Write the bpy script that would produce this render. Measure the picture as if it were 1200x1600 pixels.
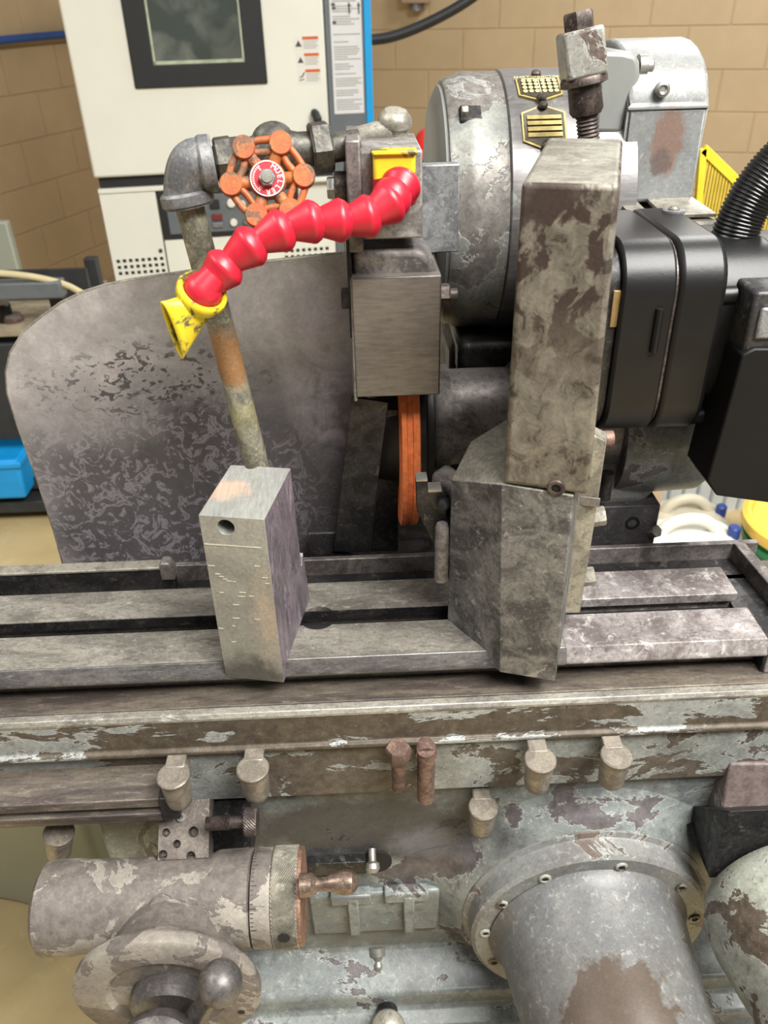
import bpy, bmesh, math, random
from mathutils import Vector, Matrix

random.seed(7)
for o in list(bpy.data.objects):
    bpy.data.objects.remove(o, do_unlink=True)
SC = bpy.context.scene
COL = SC.collection
PI = math.pi

# ------------------------------------------------------------------ camera
# metres; X along the machine table, Y away from the photographer, Z up, table top at z = 0
F = 1265.0
CAM = Vector((0.0, 0.0, 0.48))
PITCH = math.atan2(F, 2000.6); ROLL = math.atan2(50, 2000); YAW = math.radians(1.5)
FW = Vector((math.sin(YAW) * math.cos(PITCH), math.cos(YAW) * math.cos(PITCH), -math.sin(PITCH)))
_r0 = Vector((math.cos(YAW), -math.sin(YAW), 0)); _d0 = FW.cross(_r0)
RIGHT = _r0 * math.cos(ROLL) + _d0 * math.sin(ROLL)
DOWN = -_r0 * math.sin(ROLL) + _d0 * math.cos(ROLL)
cd = bpy.data.cameras.new('camera')
cam = bpy.data.objects.new('camera', cd); COL.objects.link(cam)
cam.matrix_world = Matrix(((RIGHT.x, -DOWN.x, -FW.x, CAM.x), (RIGHT.y, -DOWN.y, -FW.y, CAM.y),
                           (RIGHT.z, -DOWN.z, -FW.z, CAM.z), (0, 0, 0, 1)))
cd.sensor_fit = 'VERTICAL'; cd.sensor_height = 36.0; cd.sensor_width = 27.0
cd.lens = F * 36.0 / 1600.0
cd.clip_start = 0.02
cd.dof.use_dof = True; cd.dof.focus_distance = 0.74; cd.dof.aperture_fstop = 10.0
SC.camera = cam

# ------------------------------------------------------------------ world, lights, exposure
W = bpy.data.worlds.new('world'); SC.world = W; W.use_nodes = True
W.node_tree.nodes['Background'].inputs[0].default_value = (1.0, 0.99, 0.98, 1)
W.node_tree.nodes['Background'].inputs[1].default_value = 0.22
SC.view_settings.view_transform = 'Standard'; SC.view_settings.look = 'None'
SC.view_settings.gamma = 1.0; SC.view_settings.exposure = 0.0
SC.view_settings.use_curve_mapping = False


def area(name, loc, size, power, target=None, col=(1.0, 0.98, 0.94)):
    l = bpy.data.lights.new(name, 'AREA'); l.shape = 'RECTANGLE'; l.size, l.size_y = size
    l.energy = power; l.color = col
    o = bpy.data.objects.new(name, l); COL.objects.link(o); o.location = loc
    if target is not None:
        o.rotation_euler = (Vector(target) - Vector(loc)).to_track_quat('-Z', 'Y').to_euler()
    return o


area('ceiling_light_over_machine', (1.0, 0.05, 2.05), (0.6, 1.25), 100)
area('ceiling_light_behind_camera', (1.2, -0.7, 2.05), (2.1, 0.6), 168)
area('ceiling_light_far', (1.5, 3.2, 2.05), (0.35, 1.25), 62)
area('fill_light_left', (-1.6, 0.2, 2.05), (0.6, 1.25), 45)  # unseen fill lamp, added to brighten the floor at lower left


# ------------------------------------------------------------------ measuring helpers
def ray(px, py):
    return FW * F + RIGHT * (px - 600) + DOWN * (py - 800)


def at(px, py, x=None, y=None, z=None):
    d = ray(px, py)
    if y is not None: t = (y - CAM.y) / d.y
    elif z is not None: t = (z - CAM.z) / d.z
    else: t = (x - CAM.x) / d.x
    return CAM + d * t


def onplane(px, py, P, n):
    d = ray(px, py); n = Vector(n)
    return CAM + d * ((Vector(P) - CAM).dot(n) / d.dot(n))


def lin(r, g, b):
    f = lambda c: (c / 255 / 12.92) if c / 255 <= 0.04045 else ((c / 255 + 0.055) / 1.055) ** 2.4
    return (f(r), f(g), f(b), 1)


# ------------------------------------------------------------------ materials
class N:
    def __init__(s, name):
        s.m = bpy.data.materials.new(name); s.m.use_nodes = True
        s.t = s.m.node_tree; s.n = s.t.nodes; s.b = s.n['Principled BSDF']
        tc = s.n.new('ShaderNodeNewGeometry'); s.co = tc.outputs['Position']

    def link(s, a, b): s.t.links.new(a, b)

    def mapping(s, scale=(1, 1, 1), rot=(0, 0, 0), loc=(0, 0, 0)):
        m = s.n.new('ShaderNodeMapping'); m.inputs['Scale'].default_value = scale
        m.inputs['Rotation'].default_value = rot; m.inputs['Location'].default_value = loc
        s.link(s.co, m.inputs[0]); return m.outputs[0]

    def noise(s, scale, detail=6, rough=0.6, dist=0.0, vec=None):
        n = s.n.new('ShaderNodeTexNoise'); n.inputs['Scale'].default_value = scale
        n.inputs['Detail'].default_value = detail; n.inputs['Roughness'].default_value = rough
        n.inputs['Distortion'].default_value = dist
        s.link(vec if vec is not None else s.co, n.inputs['Vector']); return n.outputs[0]

    def ramp(s, v, a, b, lo=0.0, hi=1.0):
        n = s.n.new('ShaderNodeMapRange'); n.inputs[1].default_value = a; n.inputs[2].default_value = b
        n.inputs[3].default_value = lo; n.inputs[4].default_value = hi
        s.link(v, n.inputs[0]); return n.outputs[0]

    def mix(s, f, a, b, mode='MIX'):
        n = s.n.new('ShaderNodeMix'); n.data_type = 'RGBA'; n.blend_type = mode
        for v, i in ((f, n.inputs['Factor']), (a, n.inputs[6]), (b, n.inputs[7])):
            if hasattr(v, 'node'): s.link(v, i)
            else: i.default_value = v
        return n.outputs[2]

    def math(s, op, a, b=0.0):
        n = s.n.new('ShaderNodeMath'); n.operation = op
        for v, i in ((a, n.inputs[0]), (b, n.inputs[1])):
            if hasattr(v, 'node'): s.link(v, i)
            else: i.default_value = v
        return n.outputs[0]

    def axis(s, i):
        n = s.n.new('ShaderNodeSeparateXYZ'); s.link(s.co, n.inputs[0]); return n.outputs[i]

    def dist(s, p, scl=(1, 1, 1), warp=0.0, wscale=40):
        v = s.n.new('ShaderNodeVectorMath'); v.operation = 'SUBTRACT'
        s.link(s.co, v.inputs[0]); v.inputs[1].default_value = p
        m = s.n.new('ShaderNodeVectorMath'); m.operation = 'MULTIPLY'
        s.link(v.outputs[0], m.inputs[0]); m.inputs[1].default_value = scl
        l = s.n.new('ShaderNodeVectorMath'); l.operation = 'LENGTH'; s.link(m.outputs[0], l.inputs[0])
        d = l.outputs['Value']
        if warp:
            d = s.math('ADD', d, s.math('MULTIPLY', s.math('SUBTRACT', s.noise(wscale, 5), 0.5), warp))
        return d

    def bump(s, h, strength=0.2, distance=0.001, prev=None):
        n = s.n.new('ShaderNodeBump'); n.inputs['Strength'].default_value = strength
        n.inputs['Distance'].default_value = distance; s.link(h, n.inputs['Height'])
        if prev is not None: s.link(prev, n.inputs['Normal'])
        return n.outputs[0]

    def out(s, col, rough=0.5, metal=0.0, normal=None, spec=0.5):
        b = s.b
        for v, k in ((col, 'Base Color'), (rough, 'Roughness'), (metal, 'Metallic'), (spec, 'Specular IOR Level')):
            if hasattr(v, 'node'): s.link(v, b.inputs[k])
            else: b.inputs[k].default_value = v
        if normal is not None: s.link(normal, b.inputs['Normal'])
        return s.m


def plain(name, c, rough=0.5, metal=0.0, var=0.12, scale=30, bump=0.0, spec=0.5):
    s = N(name)
    v = s.noise(scale, 6, 0.65)
    d = tuple(x * (1 - var * 2) for x in c[:3]) + (1,)
    l = tuple(min(1, x * (1 + var * 1.2)) for x in c[:3]) + (1,)
    col = s.mix(s.ramp(v, 0.35, 0.65), d, l)
    nm = s.bump(s.noise(scale * 12, 3), bump, 0.0005) if bump else None
    return s.out(col, rough, metal, nm, spec)


def worn(name, c1, c2, c3, scale=22, t=(0.44, 0.56), spot=(0.60, 0.64), metal=0.55, rough=(0.38, 0.62),
         stretch=(1, 1, 1), bump=0.25, brush=None, dist=0.8, blobs=(), mott=1.0):
    """bare steel with oxide stain c2, crisp flecks c3, fine grain; blobs = (point, radius, scale, colour, softness)"""
    s = N(name)
    vec = s.mapping(stretch)
    a = s.noise(scale, 8, 0.62, dist, vec)
    col = s.mix(s.ramp(a, *t), c1, c2)
    f = s.noise(scale * 3.1, 8, 0.7, 0.6, vec)
    col = s.mix(s.math('MULTIPLY', s.ramp(f, *spot), 0.75), col, c3)
    h = s.noise(scale * 8.5, 7, 0.75, 0.5, vec)
    col = s.mix(s.ramp(h, .52, .62, 0, .55 * mott), col, tuple(x * .55 for x in c2[:3]) + (1,))
    col = s.mix(s.ramp(h, .45, .36, 0, .40 * mott), col, c3)
    for (p, r, scl, c, soft) in blobs:
        d = s.dist(p, scl, r * 1.1, 2.2 / r)
        col = s.mix(s.ramp(d, r * (1 - soft), r, 0.85, 0.0), col, c)
    g = s.noise(420, 3, 0.6, 0, s.mapping(brush) if brush else None)
    col = s.mix(0.55, col, s.mix(s.ramp(g, 0.3, 0.7), (0.35, 0.35, 0.35, 1), (0.66, 0.66, 0.66, 1)), 'OVERLAY')
    rg = s.ramp(a, 0.3, 0.7, *rough)
    nm = s.bump(g, bump * 0.5, 0.0003)
    nm = s.bump(f, bump, 0.0008, nm)
    return s.out(col, rg, metal, nm)


def peel(name, p1, p2, b1, b2, scale=9, thr=0.5, edge=(0.62, 0.62, 0.58, 1), stretch=(1, 1, 1), rough=(0.5, 0.35),
         metal=0.06, bump=0.6, dist=0.7, stain=0.5, blobs=(), grime=.45):
    """old paint flaking off darker bare casting"""
    s = N(name)
    vec = s.mapping(stretch)
    m = s.noise(scale, 12, 0.68, dist, vec)
    mask = s.ramp(m, thr - 0.008, thr + 0.008)
    ed = s.math('MULTIPLY', s.ramp(m, thr - 0.004, thr + 0.006), s.ramp(m, thr + 0.018, thr + 0.008))
    v1 = s.noise(scale * 2.3, 7, 0.65, 0.4)
    v2 = s.noise(scale * 7, 8, 0.7, 0.3)
    paint = s.mix(s.ramp(v1, 0.38, 0.64), p1, p2)
    paint = s.mix(s.math('MULTIPLY', s.ramp(v2, 0.55, 0.70), stain), paint, b1)
    bare = s.mix(s.ramp(v2, 0.4, 0.62), b1, b2)
    gr = s.noise(scale * .9, 5, .6, .6, s.mapping((1, 1, .7), (0, 0, 0), (3.1, 1.7, .4)))
    paint = s.mix(s.ramp(gr, .42, .66, 0, grime), paint, tuple(x * .8 for x in b1[:3]) + (1,))
    fn = s.noise(scale * 16, 7, .75, .6)
    paint = s.mix(s.ramp(fn, .54, .64, 0, .5), paint, b1)
    paint = s.mix(s.ramp(fn, .44, .36, 0, .2), paint, edge)
    bare = s.mix(s.ramp(fn, .55, .66, 0, .5), bare, tuple(x * .5 for x in b1[:3]) + (1,))
    bare = s.mix(s.ramp(fn, .42, .32, 0, .5), bare, p2)
    col = s.mix(mask, bare, paint)
    col = s.mix(s.math('MULTIPLY', ed, 0.38), col, edge)
    for (p, r, scl, c, soft) in blobs:
        d = s.dist(p, scl, r * 1.1, 2.2 / r)
        col = s.mix(s.ramp(d, r * (1 - soft), r, 0.85, 0.0), col, c)
    g = s.noise(380, 3)
    col = s.mix(0.4, col, s.mix(s.ramp(g, 0.3, 0.7), (0.36, 0.36, 0.36, 1), (0.64, 0.64, 0.64, 1)), 'OVERLAY')
    nm = s.bump(g, 0.12, 0.0004)
    nm = s.bump(v2, 0.35, 0.0006, nm)
    nm = s.bump(mask, bump, 0.0012, nm)
    return s.out(col, s.ramp(m, thr - 0.1, thr + 0.1, *rough), metal, nm, .3)


M = {}
M['table'] = worn('worn_table_steel', lin(146, 142, 132), lin(108, 104, 97), lin(184, 180, 170), 16, (.42, .6), (.60, .66),
                  .45, (.34, .5), (1, 2.2, 2))
M['table_right'] = worn('crusted_table_steel', lin(140, 134, 132), lin(98, 90, 88), lin(176, 172, 168), 20, (.42, .58), (.56, .62),
                        .35, (.5, .7), bump=.5)
M['dark_steel'] = worn('oily_dark_steel', lin(54, 52, 52), lin(32, 31, 32), lin(92, 88, 84), 24, metal=.5, rough=(.35, .6))
M['slide'] = peel('brown_greasy_casting', lin(150, 152, 148), lin(128, 132, 131), lin(68, 60, 51), lin(88, 79, 67), 12, .545,
                  stretch=(.45, 1, 1.5), dist=.3)
M['shelf'] = worn('greasy_shelf', lin(100, 92, 82), lin(66, 58, 54), lin(140, 133, 118), 14, (.4, .6), (.66, .7), .35, (.4, .6),
                  (.35, 2, 2))
M['base'] = peel('flaking_blue_grey_paint', lin(126, 132, 127), lin(102, 107, 107), lin(76, 71, 72), lin(100, 94, 92), 8.5, .43,  # paint tones darkened in place of the camera operator's shadow
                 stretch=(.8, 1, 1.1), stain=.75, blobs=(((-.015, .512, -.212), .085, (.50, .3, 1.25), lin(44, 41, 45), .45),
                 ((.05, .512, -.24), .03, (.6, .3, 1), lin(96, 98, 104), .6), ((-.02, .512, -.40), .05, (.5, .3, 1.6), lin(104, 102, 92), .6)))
M['housing'] = peel('grey_green_housing_paint', lin(122, 124, 120), lin(112, 113, 112), lin(86, 76, 70), lin(110, 100, 92), 8, .40,
                    rough=(.42, .4), stain=.4)
M['housing2'] = peel('pale_flaking_housing_paint', lin(160, 163, 150), lin(135, 138, 130), lin(70, 60, 52), lin(96, 86, 74), 13, .49)
M['crank'] = peel('dusty_grey_casting', lin(142, 136, 125), lin(120, 114, 107), lin(88, 82, 78), lin(106, 99, 93), 15, .50, edge=lin(158, 152, 140), dist=.8,
                  rough=(.5, .58), bump=.35, stain=.5)
M['oiler'] = worn('nickel_oiler', lin(138, 130, 118), lin(116, 109, 99), lin(156, 148, 136), 70, metal=.5, rough=(.36, .5), bump=.1, mott=.3)
M['rust'] = worn('rusty_bolt', lin(116, 92, 80), lin(88, 70, 62), lin(146, 126, 110), 70, metal=.35, rough=(.5, .7), bump=.4)
M['black_hole'] = plain('black_recess', lin(14, 13, 12), .8)
M['bronze'] = worn('copper_face', lin(146, 112, 94), lin(116, 88, 74), lin(168, 138, 118), 80, metal=.5, rough=(.45, .6))
M['bronze_dark'] = worn('bronze_handle', lin(128, 110, 98), lin(96, 80, 70), lin(176, 160, 142), 60, metal=.7, rough=(.3, .45), bump=.1)
M['ball'] = worn('dark_ball', lin(92, 88, 86), lin(72, 68, 66), lin(110, 106, 102), 40, metal=.4, rough=(.35, .5), bump=.15)
M['block'] = worn('ground_steel_block', lin(156, 157, 152), lin(136, 136, 131), lin(174, 175, 170), 12, (.4, .62), (.66, .72), .45,
                  (.36, .5), bump=.12, brush=(1, .15, 1), mott=.25,
                  blobs=(((-.113, .557, .150), .026, (1, 1.3, .3), lin(200, 172, 150), .5),
                         ((-.104, .525, -.006), .034, (.8, .4, 1.1), lin(70, 68, 66), .6),
                         ((-.083, .524, .055), .02, (1.3, .5, .32), lin(168, 156, 142), .7)))
M['block_side'] = worn('purple_stained_steel', lin(118, 108, 116), lin(84, 78, 82), lin(150, 138, 150), 26, (.4, .6), (.55, .63), .35,
                       (.42, .6), (1, 1, .35), bump=.25, dist=1.2)
M['fixture'] = worn('mottled_fixture_steel', lin(116, 115, 113), lin(70, 69, 69), lin(150, 148, 143), 26, (.40, .58), (.58, .63), .4,
                    (.38, .6), bump=.35, dist=1.4)
M['fixture_top'] = worn('rough_fixture_top', lin(128, 125, 114), lin(104, 100, 91), lin(154, 151, 140), 30, metal=.3, rough=(.5, .7), bump=.6)
M['plate'] = worn('pale_steel_plate', lin(150, 146, 134), lin(116, 112, 102), lin(168, 164, 150), 16, metal=.45, rough=(.4, .6), bump=.2)
M['shroud'] = None
M['guard'] = worn('satin_sheet_steel', lin(122, 116, 110), lin(108, 102, 97), lin(140, 134, 126), 12, (.4, .6), (.68, .72), .6,
                  (.38, .5), bump=.08, brush=(.15, 1, 1), mott=.3)
M['guard_worn'] = worn('scuffed_guard_steel', lin(126, 120, 116), lin(84, 79, 77), lin(160, 154, 150), 20, (.45, .62), (.62, .68), .5, (.4, .6))
M['manifold'] = worn('scuffed_aluminium', lin(150, 146, 143), lin(116, 111, 108), lin(178, 174, 170), 28, metal=.45, rough=(.45, .6))
M['galv'] = worn('galvanised_bar', lin(142, 143, 144), lin(112, 113, 116), lin(166, 168, 170), 34, (.46, .54), (.58, .62), .5, (.4, .55))
M['black_paint'] = plain('black_enamel', lin(17, 17, 18), .40, 0, .15, 20, .2, .4)
M['black_box'] = plain('black_powder_coat', lin(14, 14, 15), .55, 0, .1, 20, .1, .25)
M['black_top'] = worn('dusty_black_casting', lin(58, 57, 57), lin(40, 40, 41), lin(86, 84, 82), 30, metal=.1, rough=(.36, .5), bump=.2)
M['motor'] = peel('worn_motor_paint', lin(152, 154, 146), lin(130, 132, 129), lin(108, 104, 100), lin(136, 132, 126), 14, .49,
                  rough=(.36, .45), metal=.35)
M['beltguard'] = peel('grey_belt_guard_paint', lin(128, 131, 130), lin(116, 120, 120), lin(112, 96, 86), lin(140, 130, 120), 10, .36,
                      rough=(.55, .45), metal=.1, stain=.2)
M['beltguard'] = peel('grey_belt_guard_paint', lin(128, 131, 130), lin(116, 120, 120), lin(112, 96, 86), lin(140, 130, 120), 10, .36,
                      rough=(.55, .45), metal=.1, stain=.2, blobs=(((.290, .80, .365), .020, (1.2, .3, .6), lin(120, 96, 84), .3),
                      ((.286, .80, .347), .012, (1, .3, .9), lin(96, 84, 80), .3)))
M['grey_paint'] = plain('grey_machine_paint', lin(126, 128, 124), .42, .1, .06, 12, .1)
M['screw_dark'] = worn('blackened_screw', lin(88, 78, 72), lin(58, 50, 47), lin(128, 118, 110), 60, metal=.5, rough=(.4, .6), bump=.3)
M['steel'] = plain('plain_bolt_steel', lin(150, 148, 142), .4, .7, .15, 90)
M['brass'] = plain('brass_trim', lin(176, 158, 98), .45, .4, .15, 120)
M['plate_dark'] = plain('nameplate_dark', lin(72, 64, 52), .4, .3, .1, 60)
M['orange_wheel'] = plain('orange_abrasive', lin(226, 122, 68), .9, 0, .12, 140, .5)
M['orange_wheel_mid'] = plain('orange_abrasive_groove', lin(178, 98, 62), .9, 0, .12, 140, .5)
M['flange_dark'] = plain('dark_wheel_flange', lin(48, 45, 43), .4, .6, .15, 40)
M['valve'] = peel('orange_valve_paint', lin(172, 84, 48), lin(158, 96, 46), lin(96, 70, 54), lin(124, 88, 66), 42, .485, bump=.3,
                  edge=lin(190, 130, 90), rough=(.6, .45), metal=.05)
M['valve_red'] = plain('red_tag', lin(196, 30, 44), .4, 0, .06, 50)
M['white'] = plain('white_print', lin(232, 230, 224), .5, 0, .03, 50)
M['pipe_dark'] = worn('blackened_pipe', lin(84, 82, 74), lin(54, 52, 48), lin(112, 106, 92), 46, metal=.4, rough=(.4, .6), bump=.3)
M['elbow'] = worn('grey_cast_elbow', lin(126, 126, 126), lin(98, 98, 100), lin(146, 146, 146), 36, metal=.4, rough=(.45, .6), bump=.3)
M['pipe'] = worn('stained_downpipe', lin(138, 134, 118), lin(96, 94, 84), lin(188, 180, 128), 46, (.42, .58), (.60, .66), .25, (.45, .65),
                 bump=.5, blobs=(((-.112, .652, .232), .030, (.6, .6, 1), lin(146, 104, 64), .45),
                                 ((-.104, .648, .178), .016, (.8, .8, 1), lin(168, 160, 108), .9)))
M['red_plastic'] = plain('red_hose_plastic', lin(174, 28, 46), .38, 0, .07, 60, .03)
M['yellow_plastic'] = None
M['oven'] = plain('white_oven_enamel', lin(232, 232, 220), .45, 0, .015, 4)
M['oven_black'] = plain('black_window_gasket', lin(34, 34, 36), .6, 0, .05, 20)
M['oven_grey'] = plain('grey_oven_panel', lin(104, 110, 114), .5, 0, .03, 20)
M['oven_blue'] = plain('bright_blue_trim', lin(0, 158, 226), .5, 0, .02, 20)
M['label'] = plain('printed_label', lin(228, 226, 218), .5, 0, .01, 20)
M['label_line'] = plain('label_print_grey', lin(168, 168, 164), .6, 0, .05, 50)
M['label_orange'] = plain('label_orange', lin(206, 98, 44), .5, 0, .03, 50)
M['label_black'] = plain('label_black', lin(70, 68, 66), .5, 0, .05, 50)
M['paper'] = plain('notice_paper', lin(220, 221, 222), .6, 0, .015, 30)
M['knob_white'] = plain('ivory_knob', lin(232, 228, 214), .4, 0, .03, 20)
M['knob_red'] = plain('red_lens', lin(118, 48, 46), .4, 0, .05, 20)
M['wall'] = plain('tan_wall_paint', lin(190, 168, 134), .6, 0, .03, 5, .25)
M['mortar'] = plain('tan_mortar_paint', lin(184, 163, 130), .7, 0, .03, 5, .2)
M['floor'] = None
M['hose_black'] = plain('black_rubber', lin(34, 35, 36), .5, 0, .1, 20)
M['conduit'] = plain('black_conduit_plastic', lin(24, 24, 25), .3, 0, .1, 20)
M['hose_blue'] = plain('blue_air_line', lin(40, 86, 158), .4, 0, .08, 20)
M['cord'] = plain('cream_cord', lin(196, 184, 144), .5, 0, .05, 20)
M['cart'] = plain('grey_cart_paint', lin(102, 108, 112), .5, .1, .08, 12)
M['cart_dark'] = plain('dark_cart_frame', lin(48, 50, 52), .6, .1, .15, 12)
M['wood'] = plain('worn_wood_shelf', lin(150, 138, 116), .7, 0, .15, 20)
M['bin_blue'] = plain('blue_bin', lin(18, 148, 220), .4, 0, .05, 10)
M['jug'] = plain('white_jug_plastic', lin(214, 213, 204), .4, 0, .02, 6)
M['jug_beige'] = plain('beige_jug_plastic', lin(196, 188, 168), .5, 0, .04, 8)  # the second jug's own beige plastic
M['cap_blue'] = plain('blue_cap', lin(34, 60, 128), .4, 0, .05, 20)
M['yellow_lid'] = plain('yellow_lid', lin(240, 200, 84), .45, 0, .04, 10)
M['green_pail'] = plain('green_pail', lin(30, 120, 72), .4, 0, .06, 10)
M['yellow_mesh'] = plain('yellow_guard_paint', lin(202, 180, 44), .5, 0, .06, 20)
M['yellow_mesh2'] = plain('yellow_guard_mesh', lin(176, 152, 50), .6, 0, .08, 20)
M['grey_panel'] = plain('pale_corrugated_panel', lin(186, 190, 190), .5, 0, .04, 6)
M['beige'] = plain('beige_post', lin(168, 146, 122), .6, 0, .05, 10)
M['tank'] = plain('pale_green_tank', lin(160, 164, 148), .55, 0, .03, 3)
M['red_cloth'] = plain('red_cloth', lin(210, 40, 40), .8, 0, .1, 30, .2)


def mat_shroud():
    s = N('stained_shroud_steel')
    n1 = s.noise(11, 8, .65, .6); n2 = s.noise(60, 8, .7, .5)
    base = s.mix(s.ramp(n1, .36, .64), lin(178, 172, 168), lin(142, 137, 135))
    base = s.mix(s.ramp(n2, .35, .65, 0, .35), base, lin(96, 92, 92))
    zone = s.dist((-.15, .70, .03), (.72, .3, 1.0), .12, 8)
    zmask = s.ramp(zone, .11, .19, 1.0, 0.0)
    base = s.mix(s.math('MULTIPLY', zmask, .88), base, lin(62, 59, 61))
    w = s.noise(66, 5, .6, 1.5)
    worm = s.math('MULTIPLY', s.ramp(w, .515, .55), s.ramp(w, .66, .60))
    zone2 = s.ramp(s.dist((-.23, .70, .055), (.70, .3, .95), .10, 12), .10, .15, 1.0, 0.0)
    base = s.mix(s.math('MULTIPLY', s.math('MULTIPLY', worm, zone2), .62), base, lin(142, 134, 138))
    w2 = s.noise(92, 5, .6, .9, s.mapping((1, 1, 1.6), (0, .45, 0)))
    zone3 = s.ramp(s.dist((-.20, .70, .185), (.55, .3, 1.5), .06, 22), .03, .07, 1.0, 0.0)
    base = s.mix(s.math('MULTIPLY', s.math('MULTIPLY', s.ramp(w2, .55, .57), zone3), .85), base, lin(50, 48, 49))
    zone4 = s.ramp(s.dist((-.03, .70, .19), (2.2, .3, .8), .07, 22), .03, .10, 1.0, 0.0)
    base = s.mix(s.math('MULTIPLY', zone4, s.ramp(s.noise(34, 8, .7, 1), .42, .6, 0, .75)), base, lin(172, 162, 172))
    g = s.noise(300, 3)
    base = s.mix(.4, base, s.mix(s.ramp(g, .3, .7), (.4, .4, .4, 1), (.6, .6, .6, 1)), 'OVERLAY')
    nm = s.bump(g, .08, .0003); nm = s.bump(n1, .08, .001, nm)
    return s.out(base, s.ramp(n1, .3, .7, .42, .58), .2, nm)


def mat_floor():
    s = N('tan_concrete_floor')
    a = s.noise(2.2, 8, .65, .4); b = s.noise(9, 8, .7)
    c = s.mix(s.ramp(a, .35, .65), lin(196, 176, 132), lin(174, 154, 110))
    c = s.mix(s.ramp(b, .55, .75, 0, .6), c, lin(214, 200, 160))
    return s.out(c, .55, 0, s.bump(b, .1, .002))


def mat_yellow():
    s = N('grimy_yellow_plastic')
    a = s.noise(70, 6, .65, .6)
    c = s.mix(s.ramp(a, .52, .58), lin(212, 190, 40), lin(92, 86, 62))
    return s.out(c, .42, 0, s.bump(a, .1, .0004))


def mat_column():
    s = N('brown_blotched_column_steel')
    v = s.mapping((1, 1, .8))
    a = s.noise(36, 7, .6, .5, v); b = s.noise(70, 7, .68, 1.0, v); c_ = s.noise(9, 5, .6, .4)
    col = s.mix(s.ramp(b, .38, .62), lin(124, 118, 106), lin(84, 78, 69))
    high = s.ramp(s.axis(2), .25, .31)
    bl = s.math('MULTIPLY', s.ramp(a, .475, .51), s.math('ADD', s.math('MULTIPLY', high, .85), .12))
    col = s.mix(bl, col, lin(60, 47, 42))
    pits = s.math('MULTIPLY', s.ramp(b, .57, .60), .8)
    col = s.mix(pits, col, lin(58, 52, 46))
    col = s.mix(s.ramp(c_, .55, .75, 0, .5), col, lin(150, 146, 134))
    g = s.noise(400, 3)
    col = s.mix(.5, col, s.mix(s.ramp(g, .3, .7), (.36, .36, .36, 1), (.64, .64, .64, 1)), 'OVERLAY')
    nm = s.bump(g, .15, .0003); nm = s.bump(b, .5, .0012, nm)
    return s.out(col, s.ramp(a, .3, .7, .42, .6), .4, nm)


M['shroud'] = mat_shroud(); M['floor'] = mat_floor(); M['yellow_plastic'] = mat_yellow(); M['column'] = mat_column()


def mat_glass():
    s = N('dark_oven_glass')
    a = s.noise(6, 4, .5, .6)
    c = s.mix(s.ramp(a, .4, .6), lin(70, 78, 74), lin(120, 124, 116))  # dark and light pattern painted in place of reflections on the pane
    return s.out(c, .06, .0, None, .8)


M['glass'] = mat_glass()


# ------------------------------------------------------------------ mesh helpers
def basis(d, up=(0, 0, 1)):
    """rows: two axes across d, and d"""
    w = Vector(d).normalized(); u = Vector(up)
    if abs(w.dot(u)) > 0.98: u = Vector((0, 1, 0))
    a = u.cross(w).normalized(); b = w.cross(a)
    return a, b, w


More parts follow.
